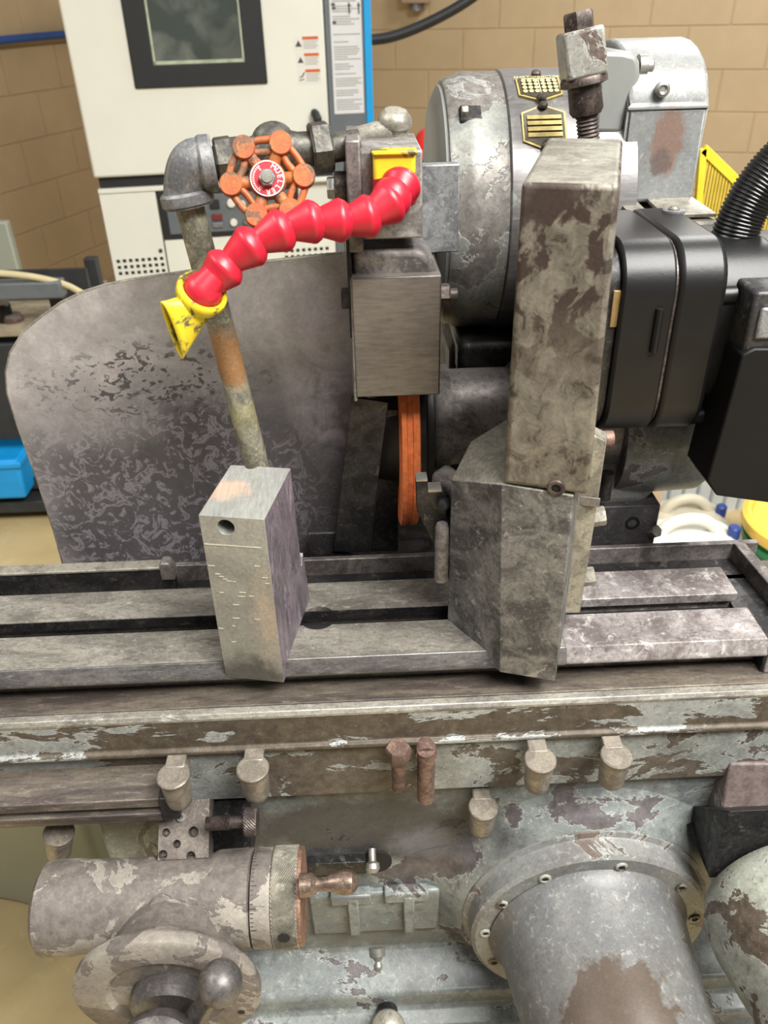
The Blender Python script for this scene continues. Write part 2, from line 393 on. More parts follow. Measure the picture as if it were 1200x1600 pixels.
class MB:
    def __init__(s): s.v = []; s.f = []; s.mi = []; s.cur = 0

    def add(s, vs, fs):
        k = len(s.v); s.v += [Vector(p) for p in vs]
        s.f += [tuple(i + k for i in f) for f in fs]; s.mi += [s.cur] * len(fs); return s

    def box(s, lo, hi):
        (a, b, c), (d, e, f) = lo, hi
        return s.add([(a, b, c), (d, b, c), (d, e, c), (a, e, c), (a, b, f), (d, b, f), (d, e, f), (a, e, f)],
                     [(0, 3, 2, 1), (4, 5, 6, 7), (0, 1, 5, 4), (1, 2, 6, 5), (2, 3, 7, 6), (3, 0, 4, 7)])

    def obox(s, c, size, ax=((1, 0, 0), (0, 1, 0), (0, 0, 1))):
        c = Vector(c); X, Y, Z = [Vector(a) * h / 2 for a, h in zip(ax, size)]
        P = [c + X * i + Y * j + Z * k for k in (-1, 1) for i, j in ((-1, -1), (1, -1), (1, 1), (-1, 1))]
        return s.add(P, [(0, 3, 2, 1), (4, 5, 6, 7), (0, 1, 5, 4), (1, 2, 6, 5), (2, 3, 7, 6), (3, 0, 4, 7)])

    def hexa(s, bot, top):
        n = len(bot); f = [tuple(reversed(range(n))), tuple(range(n, 2 * n))]
        f += [(i, (i + 1) % n, n + (i + 1) % n, n + i) for i in range(n)]
        return s.add(list(bot) + list(top), f)

    def prism_x(s, poly, x0, x1):
        """poly of (y, z), extruded along X"""
        n = len(poly)
        v = [(x0, y, z) for y, z in poly] + [(x1, y, z) for y, z in poly]
        return s.add(v, [tuple(range(n)), tuple(reversed(range(n, 2 * n)))] +
                     [(i, n + i, n + (i + 1) % n, (i + 1) % n) for i in range(n)])

    def prism(s, poly, O, u, v, w, t):
        """poly of (a, b) in the u, v plane at O, thickened by t along w"""
        O = Vector(O); u = Vector(u); v = Vector(v); w = Vector(w); n = len(poly)
        A = [O + u * a + v * b for a, b in poly]; B = [p + w * t for p in A]
        return s.add(A + B, [tuple(reversed(range(n))), tuple(range(n, 2 * n))] +
                     [(i, (i + 1) % n, n + (i + 1) % n, n + i) for i in range(n)])

    def lathe(s, prof, O, d, n=32, up=(0, 0, 1), ph=0.0):
        """prof of (radius, distance along d)"""
        a, b, w = basis(d, up); O = Vector(O); vs = []; fs = []; rings = []
        for r, h in prof:
            c = O + w * h
            if r < 1e-6: rings.append([len(vs)]); vs.append(c)
            else:
                rings.append(list(range(len(vs), len(vs) + n)))
                vs += [c + (a * math.cos(2 * PI * i / n + ph) + b * math.sin(2 * PI * i / n + ph)) * r for i in range(n)]
        for p, q in zip(rings, rings[1:]):
            for i in range(n):
                j = (i + 1) % n
                if len(p) == 1 and len(q) == 1: continue
                if len(p) == 1: fs.append((p[0], q[j], q[i]))
                elif len(q) == 1: fs.append((p[i], p[j], q[0]))
                else: fs.append((p[i], p[j], q[j], q[i]))
        closed = prof[0] == prof[-1]
        if len(rings[0]) > 1 and not closed: fs.append(tuple(reversed(rings[0])))
        if len(rings[-1]) > 1 and not closed: fs.append(tuple(rings[-1]))
        return s.add(vs, fs)

    def cyl(s, O, d, r, L, n=24, ph=0.0): return s.lathe([(r, 0), (r, L)], O, d, n, ph=ph)

    def hexnut(s, O, d, r, L): return s.lathe([(r * .9, 0), (r, L * .12), (r, L * .88), (r * .9, L)], O, d, 6)

    def sphere(s, c, r, n=24, m=14, d=(0, 0, 1), squash=1.0):
        return s.lathe([(r * math.sin(PI * i / m), -r * squash * math.cos(PI * i / m)) for i in range(m + 1)], c, d, n)

    def tube(s, pts, r, n=16, caps=True):
        pts = [Vector(p) for p in pts]; vs = []; fs = []
        rr = r if isinstance(r, (list, tuple)) else [r] * len(pts)
        prev = None
        for i, p in enumerate(pts):
            t = (pts[min(i + 1, len(pts) - 1)] - pts[max(i - 1, 0)]).normalized()
            if prev is None: a, b, _ = basis(t)
            else:
                a = (prev - t * prev.dot(t)).normalized(); b = t.cross(a)
            prev = a
            vs += [p + (a * math.cos(2 * PI * k / n) + b * math.sin(2 * PI * k / n)) * rr[i] for k in range(n)]
        for i in range(len(pts) - 1):
            for k in range(n):
                j = (k + 1) % n
                fs.append((i * n + k, i * n + j, (i + 1) * n + j, (i + 1) * n + k))
        if caps:
            fs.append(tuple(reversed(range(n)))); fs.append(tuple(range((len(pts) - 1) * n, len(pts) * n)))
        return s.add(vs, fs)

    def build(s, name, mat, parent=None, bevel=0.0, seg=2, smooth=35, cut=None):
        me = bpy.data.meshes.new(name)
        off = wloc(parent) if parent is not None else Vector((0, 0, 0))
        me.from_pydata([tuple(p) for p in s.v], [], s.f)
        mats = mat if isinstance(mat, (list, tuple)) else [mat]
        for m in mats: me.materials.append(M[m] if isinstance(m, str) else m)
        for p, i in zip(me.polygons, s.mi): p.material_index = i
        bm = bmesh.new(); bm.from_mesh(me); bmesh.ops.recalc_face_normals(bm, faces=bm.faces); bm.to_mesh(me); bm.free()
        o = bpy.data.objects.new(name, me); COL.objects.link(o)
        if cut is not None:
            cm = bpy.data.meshes.new('cutter'); cm.from_pydata([tuple(p) for p in cut.v], [], cut.f)
            b2 = bmesh.new(); b2.from_mesh(cm); bmesh.ops.recalc_face_normals(b2, faces=b2.faces); b2.to_mesh(cm); b2.free()
            co = bpy.data.objects.new('cutter', cm); COL.objects.link(co)
            md = o.modifiers.new('cut', 'BOOLEAN'); md.operation = 'DIFFERENCE'; md.solver = 'EXACT'; md.object = co
            bpy.context.view_layer.update()
            ev = o.evaluated_get(bpy.context.evaluated_depsgraph_get())
            nm = bpy.data.meshes.new_from_object(ev); o.modifiers.clear(); o.data = nm; nm.name = name
            bpy.data.objects.remove(co); bpy.data.meshes.remove(cm); me = nm
        if off.length > 0: me.transform(Matrix.Translation(-off))
        if smooth:
            me.shade_smooth(); me.set_sharp_from_angle(angle=math.radians(smooth))
        if bevel:
            md = o.modifiers.new('bevel', 'BEVEL'); md.width = bevel; md.segments = seg; md.limit_method = 'ANGLE'
            md.angle_limit = math.radians(40); md.harden_normals = False
        if parent is not None: o.parent = parent
        return o


def wloc(o):
    v = Vector((0, 0, 0))
    while o is not None: v += o.location; o = o.parent
    return v


def tag(o, label, cat, group=None, kind=None):
    if label: o['label'] = label
    if cat: o['category'] = cat
    if group: o['group'] = group
    if kind: o['kind'] = kind
    return o


def thing(name, label, cat, loc, group=None):
    o = bpy.data.objects.new(name, None); COL.objects.link(o); o.location = loc; o.empty_display_size = .02
    return tag(o, label, cat, group)


def bez(p0, p1, p2, p3, n=20):
    p0, p1, p2, p3 = map(Vector, (p0, p1, p2, p3)); r = []
    for i in range(n + 1):
        t = i / n; u = 1 - t
        r.append(p0 * u ** 3 + p1 * 3 * u * u * t + p2 * 3 * u * t * t + p3 * t ** 3)
    return r


def text_geo(mb, txt, size, O, u, v, w, t=0.0002, align='CENTER'):
    cu = bpy.data.curves.new('txt', 'FONT'); cu.body = txt; cu.size = size; cu.align_x = align; cu.align_y = 'CENTER'
    cu.resolution_u = 3
    ob = bpy.data.objects.new('txt', cu); COL.objects.link(ob); bpy.context.view_layer.update()
    me = ob.to_mesh(); O = Vector(O); u = Vector(u); v = Vector(v); w = Vector(w)
    mb.add([O + u * p.co.x + v * p.co.y + w * t for p in me.vertices], [tuple(p.vertices) for p in me.polygons])
    ob.to_mesh_clear(); bpy.data.objects.remove(ob); bpy.data.curves.remove(cu)


# ================================================================== THE SETTING
FZ = -0.95
fl = MB().box((-5, -3, FZ - .05), (6, 8, FZ)).build('floor', 'floor', smooth=0); fl['kind'] = 'structure'
TH = math.radians(20)
CORNER = Vector((-1.08, 5.95, 0))
UB = Vector((math.cos(TH), -math.sin(TH), 0)); NB = Vector((math.sin(TH), math.cos(TH), 0))
BH, BW = .203, .406


def block_mesh(w):
    bm = bmesh.new()
    bmesh.ops.create_cube(bm, size=1, matrix=Matrix.Diagonal((w - .005, .03, BH - .005, 1)))
    bmesh.ops.bevel(bm, geom=bm.edges[:], offset=.003, segments=1, affect='EDGES')
    me = bpy.data.meshes.new('block'); bm.to_mesh(me); bm.free(); me.materials.append(M['wall']); return me


BM_FULL = block_mesh(BW); BM_HALF = block_mesh(BW / 2)


def block_wall(name, org, u, n, s0, s1, rows, shift):
    w = MB(); A = Vector(org)
    c = A + u * ((s0 + s1) / 2) + n * .06
    zlo, zhi = FZ, 2.15
    w.obox((c.x, c.y, (zlo + zhi) / 2), (s1 - s0, .12, zhi - zlo), (u, n, (0, 0, 1)))
    o = w.build(name, 'mortar', smooth=0); o['kind'] = 'structure'
    ang = math.atan2(u.y, u.x)
    for r in range(rows[0], rows[1]):
        z = .33 + (r + .5) * BH
        off = (BW / 2 if (r + shift) % 2 else 0)
        s = s0 + BW / 2 - off
        while s < s1 - .01:
            lo, hi = max(s - BW / 2, s0), min(s + BW / 2, s1)
            if hi - lo > .15:
                full = hi - lo > BW * .9
                b = bpy.data.objects.new('block', BM_FULL if full else BM_HALF); COL.objects.link(b)
                p = A + u * ((lo + hi) / 2) - n * (-.0105)
                b.location = (p.x, p.y, z); b.rotation_euler = (0, 0, ang); b.parent = o
            s += BW


block_wall('wall_back', CORNER, UB, NB, .02, 4.9, (-6, 5), 0)
block_wall('wall_left', CORNER, NB, -UB, -6.09, 0.0, (-6, 4), 1)

# ================================================================== BACKGROUND: laboratory oven
OA = math.radians(8); OU = Vector((math.cos(OA), math.sin(OA), 0)); ON = Vector((-math.sin(OA), math.cos(OA), 0))
OP = at(147, 278, y=3.0); OP0 = Vector((OP.x, OP.y, 0)); ZUP = Vector((0, 0, 1))


def ov(px, py):
    q = onplane(px, py, OP, ON); return (q - OP).dot(OU), q.z


oven = thing('laboratory_oven', 'tall white laboratory oven with black-framed window and blue edge trim', 'oven',
             OP0 + OU * .48 + ON * .4 + ZUP * FZ)


def obx(mb, u0, u1, z0, z1, d0, d1):
    """box on the oven front; d measured outwards (towards the room)"""
    c = OP0 + OU * ((u0 + u1) / 2) - ON * ((d0 + d1) / 2) + ZUP * ((z0 + z1) / 2)
    return mb.obox(c, (u1 - u0, d1 - d0, z1 - z0), (OU, ON, ZUP))


uL = 0.0; uD = ov(510, 120)[0]; uR = ov(570, 100)[0]; uB = ov(581, 100)[0]
zD = ov(147, 278)[1]; zG = ov(150, 291)[1]; zT = .80
obx(MB(), uL + .01, uB - .004, FZ + .06, zT - .01, -.80, -.03).build('body', 'oven', oven, .006)
door = obx(MB(), uL, uD, zD, zT, -.028, .012).build('door', 'oven', oven, .008)
wl, wb = ov(212, 138); wr = ov(418, 131)[0]
frm = obx(MB(), wl, wr, wb, .74, .012, .022)
gl, gb = ov(241, 101); gr = ov(382, 96)[0]
frm.build('window_frame', 'oven_black', door, .004,
          cut=obx(MB(), gl, gr, gb, .66, -.05, .05))
obx(MB(), gl - .004, gr + .004, gb - .004, .664, .0125, .016).build('window_glass', 'glass', door, smooth=0)
seal = MB()
obx(seal, gl, gr, gb, gb + .010, .016, .0215); obx(seal, gl, gl + .007, gb, .66, .016, .0215); obx(seal, gr - .006, gr, gb, .66, .016, .0215)
seal.build('glass_seal', plain('greenish_seal', lin(176, 186, 160), .5), door)
# three warning labels
for (x0, y0, x1, y1, kind) in ((458, 56, 499, 79, 0), (462, 82, 500, 104, 1), (464, 107, 502, 130, 2)):
    a0, b1 = ov(x0, y0); a1, b0 = ov(x1, y1)
    lb = obx(MB(), a0, a1, b0, b1, .012, .0128).build('warning_label', 'label', door, smooth=0)
    w_, h_ = a1 - a0, b1 - b0
    obx(MB(), a0 + w_ * .33, a1 - w_ * .04, b1 - h_ * .26, b1 - h_ * .06, .0128, .0131).build('heading_bar', 'label_orange', lb, smooth=0)
    ln = MB()
    for k in range(4):
        obx(ln, a0 + w_ * .36, a1 - w_ * (.06 + .07 * (k % 2)), b1 - h_ * (.40 + .14 * k), b1 - h_ * (.34 + .14 * k), .0128, .0131)
    ln.build('print_lines', 'label_line', lb, smooth=0)
    pc = MB(); cu_, cz = a0 + w_ * .17, b0 + h_ * .5
    if kind < 2:
        pc.prism([(-.13 * w_, -.2 * h_), (.13 * w_, -.2 * h_), (0, .22 * h_)], OP0 + OU * cu_ + ZUP * cz - ON * .0128, OU, ZUP, -ON, .0003)
    else:
        for p_, q_ in (((-.12, -.25), (.10, -.18)), ((-.10, -.08), (.04, .0)), ((.0, -.05), (.12, .25))):
            d_ = Vector((q_[0] - p_[0], q_[1] - p_[1])); nn = Vector((-d_.y, d_.x)).normalized() * .03
            pc.prism([((p_[0] + nn.x * i) * w_, (p_[1] + nn.y * i) * h_) for i in (-1, 1)] + [((q_[0] + nn.x * i) * w_, (q_[1] + nn.y * i) * h_) for i in (1, -1)],
                     OP0 + OU * cu_ + ZUP * cz - ON * .0128, OU, ZUP, -ON, .0003)
    pc.build('pictogram', 'label_black', lb, smooth=0)
# latch handle
h0 = ov(491, 176); h1 = ov(502, 222)
hp = [OP0 + OU * h0[0] + ZUP * h0[1] - ON * .012, OP0 + OU * h0[0] + ZUP * h0[1] - ON * .045,
      OP0 + OU * (h0[0] + .004) + ZUP * (h0[1] - .012) - ON * .055, OP0 + OU * h1[0] + ZUP * h1[1] - ON * .05]
MB().tube(hp, [.014, .014, .015, .011], 12).build('latch_handle', 'cart_dark', door)
# right grey pilaster with notice, blue trim
pil = obx(MB(), uD + .004, uR, FZ + .06, zT, -.03, .004).build('side_panel', 'oven_grey', oven, .002)
pa, pt = ov(513, 0)[0] + .002, .74; pb = ov(569, 176)
ntc = obx(MB(), pa, pb[0], pb[1], pt, .004, .0052).build('notice_sheet', 'paper', pil, smooth=0)
ln = MB(); z = pb[1] + .012; rnd = random.Random(3)
while z < .50:
    if rnd.random() < .84:
        obx(ln, pa + .008, pb[0] - .006 - rnd.random() ** 3 * .05, z, z + .0038, .0052, .0056)
    z += .0072
ln.build('print_lines', 'label_line', ntc, smooth=0)
ln = MB()
for (px_, py_) in ((545, 14), (560, 14)):
    a_, b_ = ov(px_, py_)
    obx(ln, a_ - .0025, a_ + .0025, b_ - .014, b_ + .010, .0057, .0060)
    ln.prism([(-.006, 0), (.006, 0), (0, .012)], OP0 + OU * a_ + ZUP * (b_ + .008) - ON * .0057, OU, ZUP, -ON, .0003)
for (px_, py_) in ((520, 7), (521, 13), (522, 35)):
    a_, b_ = ov(px_, py_); obx(ln, a_ - .006, a_ + .006, b_ - .004, b_ + .004, .0057, .0060)
ln.build('pictogram', 'label_black', ntc, smooth=0)
obx(MB(), uR, uB, FZ + .06, zT, -.06, .010).build('edge_trim', 'oven_blue', oven, .002)
# gap with black gasket, base cabinet with panel, controls and vents
obx(MB(), uL + .012, uD, zG - .012, zD - .004, -.03, -.012).build('door_gasket', 'oven_black', oven)
zb0 = FZ + .06
base_rail = obx(MB(), uL + .004, uD + .004, ov(160, 303)[1], zG - .010, -.028, .006).build('base_rail', 'oven', oven, .003)
lp0, lp1 = ov(155, 304), ov(262, 420)
vents = MB(); va = ov(185, 408); vb = ov(262, 401)
vcut = MB(); NV = 9
pu = (vb[0] - va[0]) / (NV - 1); vs_ = pu * .58
for i in range(NV):
    for j in range(3):
        u_ = va[0] + pu * i; z_ = va[1] - j * pu
        obx(vcut, u_ - vs_ / 2, u_ + vs_ / 2, z_ - vs_ / 2, z_ + vs_ / 2, -.02, .05)
lp = obx(MB(), uL + .006, lp1[0], zb0, lp0[1], .0, .006).build('vent_panel', 'oven', oven, .0, cut=vcut)
obx(MB(), uL + .012, lp1[0] - .01, va[1] - 3 * pu, va[1] + pu, -.006, -.002).build('vent_backing', 'black_hole', lp, smooth=0)
a_, b_ = ov(251, 391)
MB().cyl(OP0 + OU * a_ + ZUP * b_ - ON * .006, -ON, .007, .004, 16).build('panel_screw', 'screw_dark', lp)
vcut = MB(); vc = ov(447, 393)
for i in range(9):
    for j in range(3):
        u_ = vc[0] + pu * i; z_ = va[1] - .004 - j * pu
        if u_ < uD - .02: obx(vcut, u_ - vs_ / 2, u_ + vs_ / 2, z_ - vs_ / 2, z_ + vs_ / 2, -.02, .05)
rp = obx(MB(), lp1[0] + .006, uD, zb0, ov(268, 373)[1] - .004, .0, .006).build('vent_panel', 'oven', oven, .0, cut=vcut)
obx(MB(), vc[0] - .02, uD - .006, va[1] - 3 * pu, va[1] + pu, -.006, -.002).build('vent_backing', 'black_hole', rp, smooth=0)
cp0, cp1 = ov(258, 298), ov(268, 373)
ctl = obx(MB(), lp1[0] + .006, lp1[0] + .50, cp1[1], cp0[1], -.004, .006).build('control_panel', 'oven_black', oven, .003)
obx(MB(), lp1[0] + .03, lp1[0] + .47, cp1[1] + .016, cp0[1] - .018, .006, .010).build('control_face', 'oven_grey', ctl, .002)
for (px_, py_, r_, m_) in ((361, 316, .015, 'knob_white'), (378, 318, .013, 'knob_white'), (365, 346, .013, 'knob_white'), (384, 345, .010, 'steel')):
    a_, b_ = ov(px_, py_)
    MB().lathe([(r_, 0), (r_, .012), (r_ * .85, .015), (0, .015)], OP0 + OU * a_ + ZUP * b_ - ON * .010, -ON, 20).build('knob', m_, ctl)
for (px_, py_, w_, h_, m_) in ((335, 318, .034, .032, 'oven_black'), (339, 338, .036, .022, 'knob_red'), (340, 350, .038, .018, 'galv')):
    a_, b_ = ov(px_, py_)
    obx(MB(), a_ - w_ / 2, a_ + w_ / 2, b_ - h_ / 2, b_ + h_ / 2, .010, .018).build('switch', m_, ctl, .002)
obx(MB(), uL + .03, uB - .03, FZ, FZ + .06, -.74, -.06).build('plinth', 'oven_black', oven)

# ------------------------------------------------------------------ other background things
p0 = OP0 + OU * (uB + .002) - ON * -.10 + ZUP * at(580, 62, y=3.2).z
pts = [at(560, 63, y=3.25), at(600, 60, y=3.25), at(640, 48, y=3.25), at(690, 25, y=3.25), at(735, -2, y=3.25), at(790, -45, y=3.25)]
sm = []
for i in range(len(pts) - 1):
    a_, b_ = pts[i], pts[i + 1]
    ta = (pts[min(i + 1, len(pts) - 1)] - pts[max(i - 1, 0)]) / 6; tb = (pts[min(i + 2, len(pts) - 1)] - pts[i]) / 6
    sm += bez(a_, a_ + ta, b_ - tb, b_, 6)[(1 if i else 0):]
hs = MB().tube(sm, .0175, 14).build('black_hose', 'hose_black'); tag(hs, 'thick black rubber hose curving out beside the oven', 'hose')
q0 = CORNER + NB * -2.6 + UB * .05; q1 = CORNER + NB * -.2 + UB * .05
zb = onplane(50, 58, CORNER + UB * .05, UB).z
hb = MB().tube([(q0.x, q0.y, zb - .02), ((q0.x + q1.x) / 2, (q0.y + q1.y) / 2, zb), (q1.x, q1.y, zb + .01)], .018, 12).build('air_line', 'hose_blue')
tag(hb, 'blue air line running along the left block wall', 'hose')
cb = thing('conduit_box', 'grey metal conduit box high on the tan wall', 'box', onplane(650, -20, CORNER - NB * .03, NB))
q = onplane(650, -18, CORNER - NB * .075, NB)
MB().obox(q, (.15, .09, .14), (UB, NB, ZUP)).build('body', 'beige', cb, .006)
MB().cyl(q - ZUP * .07, (0, 0, -1), .035, .035, 16).build('fitting', 'galv', cb)
MB().cyl(q - ZUP * .07 + UB * .05, (0, 0, -1), .008, .02, 10).build('cover_screw', 'steel', cb)

# red rag on a black bottle behind the manifold
rc = at(668, 235, y=2.6)
rb = thing('spray_bottle', 'black bottle with red sprayer head behind the coolant manifold', 'bottle', (rc.x, 2.6, rc.z - .30))
MB().lathe([(0, -.30), (.045, -.30), (.05, -.28), (.05, -.06), (.035, -.02), (.03, 0)], (rc.x + .01, 2.6, rc.z), (0, 0, 1), 20).build('body', 'black_box', rb)
hd = MB().sphere((rc.x, 2.6, rc.z + .02), .042, 20, 12, (1, 0, 0), .9)
hd.obox((rc.x + .01, 2.58, rc.z - .005), (.07, .05, .03)).build('sprayer_head', 'red_cloth', rb, .006)
shf = thing('wall_shelf', 'dark shelf behind the machine holding the red topped bottle', 'shelf', (rc.x, 2.6, FZ))
MB().box((rc.x - .25, 2.45, rc.z - .33), (rc.x + .35, 2.8, rc.z - .302)).build('shelf_board', 'cart_dark', shf, .003)
for dx in (-.22, .32):
    for yy in (2.48, 2.77):
        MB().box((rc.x + dx - .012, yy - .012, FZ), (rc.x + dx + .012, yy + .012, rc.z - .33)).build('leg', 'cart_dark', shf)

# left: grey equipment cart, blue bin, cream cord
CY = 2.28
k0 = at(0, 443, y=CY); k1 = at(104, 441, y=CY)
X0, X1 = k0.x - .5, k1.x - .02
cart = thing('equipment_cart', 'grey steel workshop cart with open shelf left of the splash plate', 'cart', ((X0 + X1) / 2, CY, FZ))
zt = k0.z; zs = at(0, 520, y=CY).z; zs2 = at(0, 537, y=CY).z; zw = at(0, 470, y=CY).z
MB().box((X0, CY, zw), (X1, CY + .05, zt)).build('top_panel', 'cart', cart, .006)
MB().box((X0, CY + .02, zs - .02), (X1 - .02, CY + .5, zs)).build('shelf_board', 'wood', cart, .002)
MB().box((X0, CY + .30, FZ + .25), (X1 - .02, CY + .32, zw)).build('back_panel', 'cart_dark', cart)
zf = at(0, 786, y=CY).z - .06
MB().box((X0, CY, zf + .02), (X1 - .03, CY + .3, zf + .06)).build('lower_shelf', 'cart_dark', cart, .003)
MB().box((X0, CY + .01, at(0, 690, y=CY).z), (X1 - .04, CY + .03, at(0, 540, y=CY).z)).build('drawer_front', 'cart_dark', cart, .004)
MB().box((X0, CY + .05, FZ + .10), (X1 - .03, CY + .09, FZ + .14)).build('foot_rail', 'cart_dark', cart)
for xx in (X0 + .02, X1 - .06):
    for yy in (CY + .05, CY + .42):
        MB().box((xx, yy, FZ), (xx + .04, yy + .04, zw)).build('leg', 'cart_dark', cart, .003)
b0 = at(-30, 722, y=CY - .04); b1 = at(46, 782, y=CY - .04)
bn = thing('storage_bin', 'bright blue plastic bin low in front of the cart', 'bin', ((b0.x + b1.x) / 2, CY - .03, zf + .06))
bm_ = MB().hexa([(b0.x - .2, CY - .03, b1.z), (b1.x - .012, CY - .03, b1.z), (b1.x - .012, CY + .2, b1.z), (b0.x - .2, CY + .2, b1.z)],
                [(b0.x - .22, CY - .04, b0.z), (b1.x, CY - .04, b0.z), (b1.x, CY + .22, b0.z), (b0.x - .22, CY + .22, b0.z)])
bm_.build('tub', 'bin_blue', bn, .012, 3)
MB().box((b0.x - .225, CY - .046, b0.z - .025), (b1.x + .006, CY + .226, b0.z - .005)).build('rim', 'bin_blue', bn, .004)
cdp = [at(-60, 425, y=CY - .03), at(0, 426, y=CY - .02), at(60, 428, y=CY), at(110, 448, y=CY + .03), at(150, 470, y=CY + .06)]
cdo = MB().tube(bez(cdp[0], cdp[1], cdp[2], cdp[3], 20) + [cdp[4]], .009, 10).build('cream_cord', 'cord')
tag(cdo, 'cream coloured cord arching over the grey cart', 'cord')
for i, (px_, py_, r_, h_, m_, nm, lb) in enumerate(((8, 492, .022, .05, 'black_paint', 'small_can', 'small black can on the cart shelf'),
                                                    (26, 518, .03, .012, 'rust', 'rust_tin', 'flat rust coloured tin on the cart shelf'))):
    q = at(px_, py_, y=CY + .1)
    t_ = thing(nm, lb, 'can', (q.x, q.y, zs))
    MB().lathe([(r_, 0), (r_, h_), (r_ * .85, h_ + .004)], (q.x, q.y, zs), (0, 0, 1), 18).build('body', m_, t_)
    MB().lathe([(r_ * .86, h_ + .003), (r_ * .86, h_ + .009), (r_ * .7, h_ + .011)], (q.x, q.y, zs), (0, 0, 1), 18).build('lid', 'steel', t_)
# pale panel leaning beside the wall, far left
q = at(8, 395, y=2.85)
pp = MB().box((q.x - .5, 2.85, FZ), (q.x + .03, 2.89, q.z + .10)).build('pale_board', 'tank', None, .006)
tag(pp, 'pale board standing behind the grey cart', 'board')

# coolant tank under the table
tk = thing('coolant_tank', 'pale green steel tank on the floor under the table', 'tank', (-.85, 1.0, FZ))
poly = []
for (cx_, cy_, a0, a1) in ((-.62, 1.02, -90, 0),):
    pass
pts2 = [(-1.4, .985), (-.80, .955), (-.68, .925), (-.58, .89), (-.5, .90), (-.45, 1.0), (-.45, 1.18), (-1.4, 1.18)]
MB().hexa([(x, y, FZ) for x, y in pts2], [(x, y, -.50) for x, y in pts2]).build('body', 'tank', tk, .01, 3)
MB().hexa([(x * .998, y + .004, -.50) for x, y in pts2], [(x * .998, y + .004, -.48) for x, y in pts2]).build('lid', 'tank', tk, .004)

# right: yellow mesh guard, jugs, pail, panel
GY = 1.5
ym = thing('mesh_guard', 'yellow framed mesh guard standing right of the belt cover', 'guard', (at(1150, 390, y=GY).x, GY, FZ))
a = at(1098, 232, y=GY); b = at(1215, 345, y=GY); c = at(1215, 398, y=GY - .0); e = at(1085, 398, y=GY)


def bar(mb, p, q, w, t):
    p = Vector(p); q = Vector(q); d = (q - p); u, v, ww = basis(d, (0, 1, 0))
    return mb.obox((p + q) / 2, (t, w, d.length), (v, u, ww))


bar(MB(), a, a + (b - a) * 2.2, .016, .012).build('frame_bar', 'yellow_mesh', ym, .001)
e2 = Vector((e.x, GY, c.z)); c2 = Vector((c.x + .15, GY, c.z)); c3 = Vector((c.x + .36, GY, c.z))
bar(MB(), e2, c3, .016, .012).build('frame_bar', 'yellow_mesh', ym, .001)
bar(MB(), a, e2, .012, .012).build('frame_bar', 'yellow_mesh', ym, .001)
mesh = MB(); x = a.x + .006
while x < c2.x:
    zt_ = a.z + (b.z - a.z) * (x - a.x) / (b.x - a.x)
    if zt_ > c.z + .004: mesh.box((x - .0021, GY - .003, c.z), (x + .0021, GY + .003, zt_))
    x += .0058
zz = c.z
while zz < a.z:
    xe = a.x + (zz - a.z) / (b.z - a.z) * (b.x - a.x)
    mesh.box((a.x, GY - .0005, zz), (min(xe, c2.x), GY + .0035, zz + .0012)); zz += .012
mo = mesh.build('mesh_panel', 'yellow_mesh2', ym, smooth=0); mo['kind'] = 'stuff'
for xx in (c2.x + .10, c2.x + .18):
    MB().box((xx, GY - .01, FZ), (xx + .02, GY + .01, c.z)).build('leg', 'yellow_mesh', ym)


def jug(px0, px1, py0, py1, Y, label, mat):
    a_ = at(px0, py1, y=Y); b_ = at(px1, py0, y=Y + .16)
    w_ = b_.x - a_.x; zt_ = b_.z; g = thing('plastic_jug', label, 'jug', ((a_.x + b_.x) / 2, Y, FZ))
    body = MB(); sec = [(FZ, 1), (FZ + .01, 1.02), (zt_ - .10, 1.0), (zt_ - .05, .97), (zt_ - .02, .88), (zt_, .66)]
    prev = None; n = 28; vs = []; fs = []
    for z_, s_ in sec:
        ring = []
        for k in range(n):
            t_ = 2 * PI * k / n; cx, sx = math.cos(t_), math.sin(t_)
            ex = lambda v: math.copysign(abs(v) ** .5, v)
            ring.append(Vector(((a_.x + b_.x) / 2 + ex(cx) * w_ / 2 * s_, Y + .10 + ex(sx) * .10 * s_, z_)))
        vs.append(ring)
    V = [p for r in vs for p in r]
    for i in range(len(sec) - 1):
        for k in range(n): fs.append((i * n + k, i * n + (k + 1) % n, (i + 1) * n + (k + 1) % n, (i + 1) * n + k))
    fs.append(tuple(reversed(range(n)))); fs.append(tuple(range((len(sec) - 1) * n, len(sec) * n)))
    body.add(V, fs).build('body', mat, g, smooth=60)
    hx = (a_.x + b_.x) / 2
    MB().tube(bez((hx - w_ * .30, Y + .10, zt_ - .02), (hx - w_ * .25, Y + .10, zt_ + .06), (hx + w_ * .2, Y + .10, zt_ + .06), (hx + w_ * .26, Y + .10, zt_ - .02), 14), .016, 12).build('handle', mat, g)
    MB().lathe([(.016, -.02), (.016, .02), (.013, .024), (0, .024)], (b_.x - w_ * .14, Y + .08, zt_), (0, 0, 1), 18).build('cap', 'cap_blue', g)
    return g


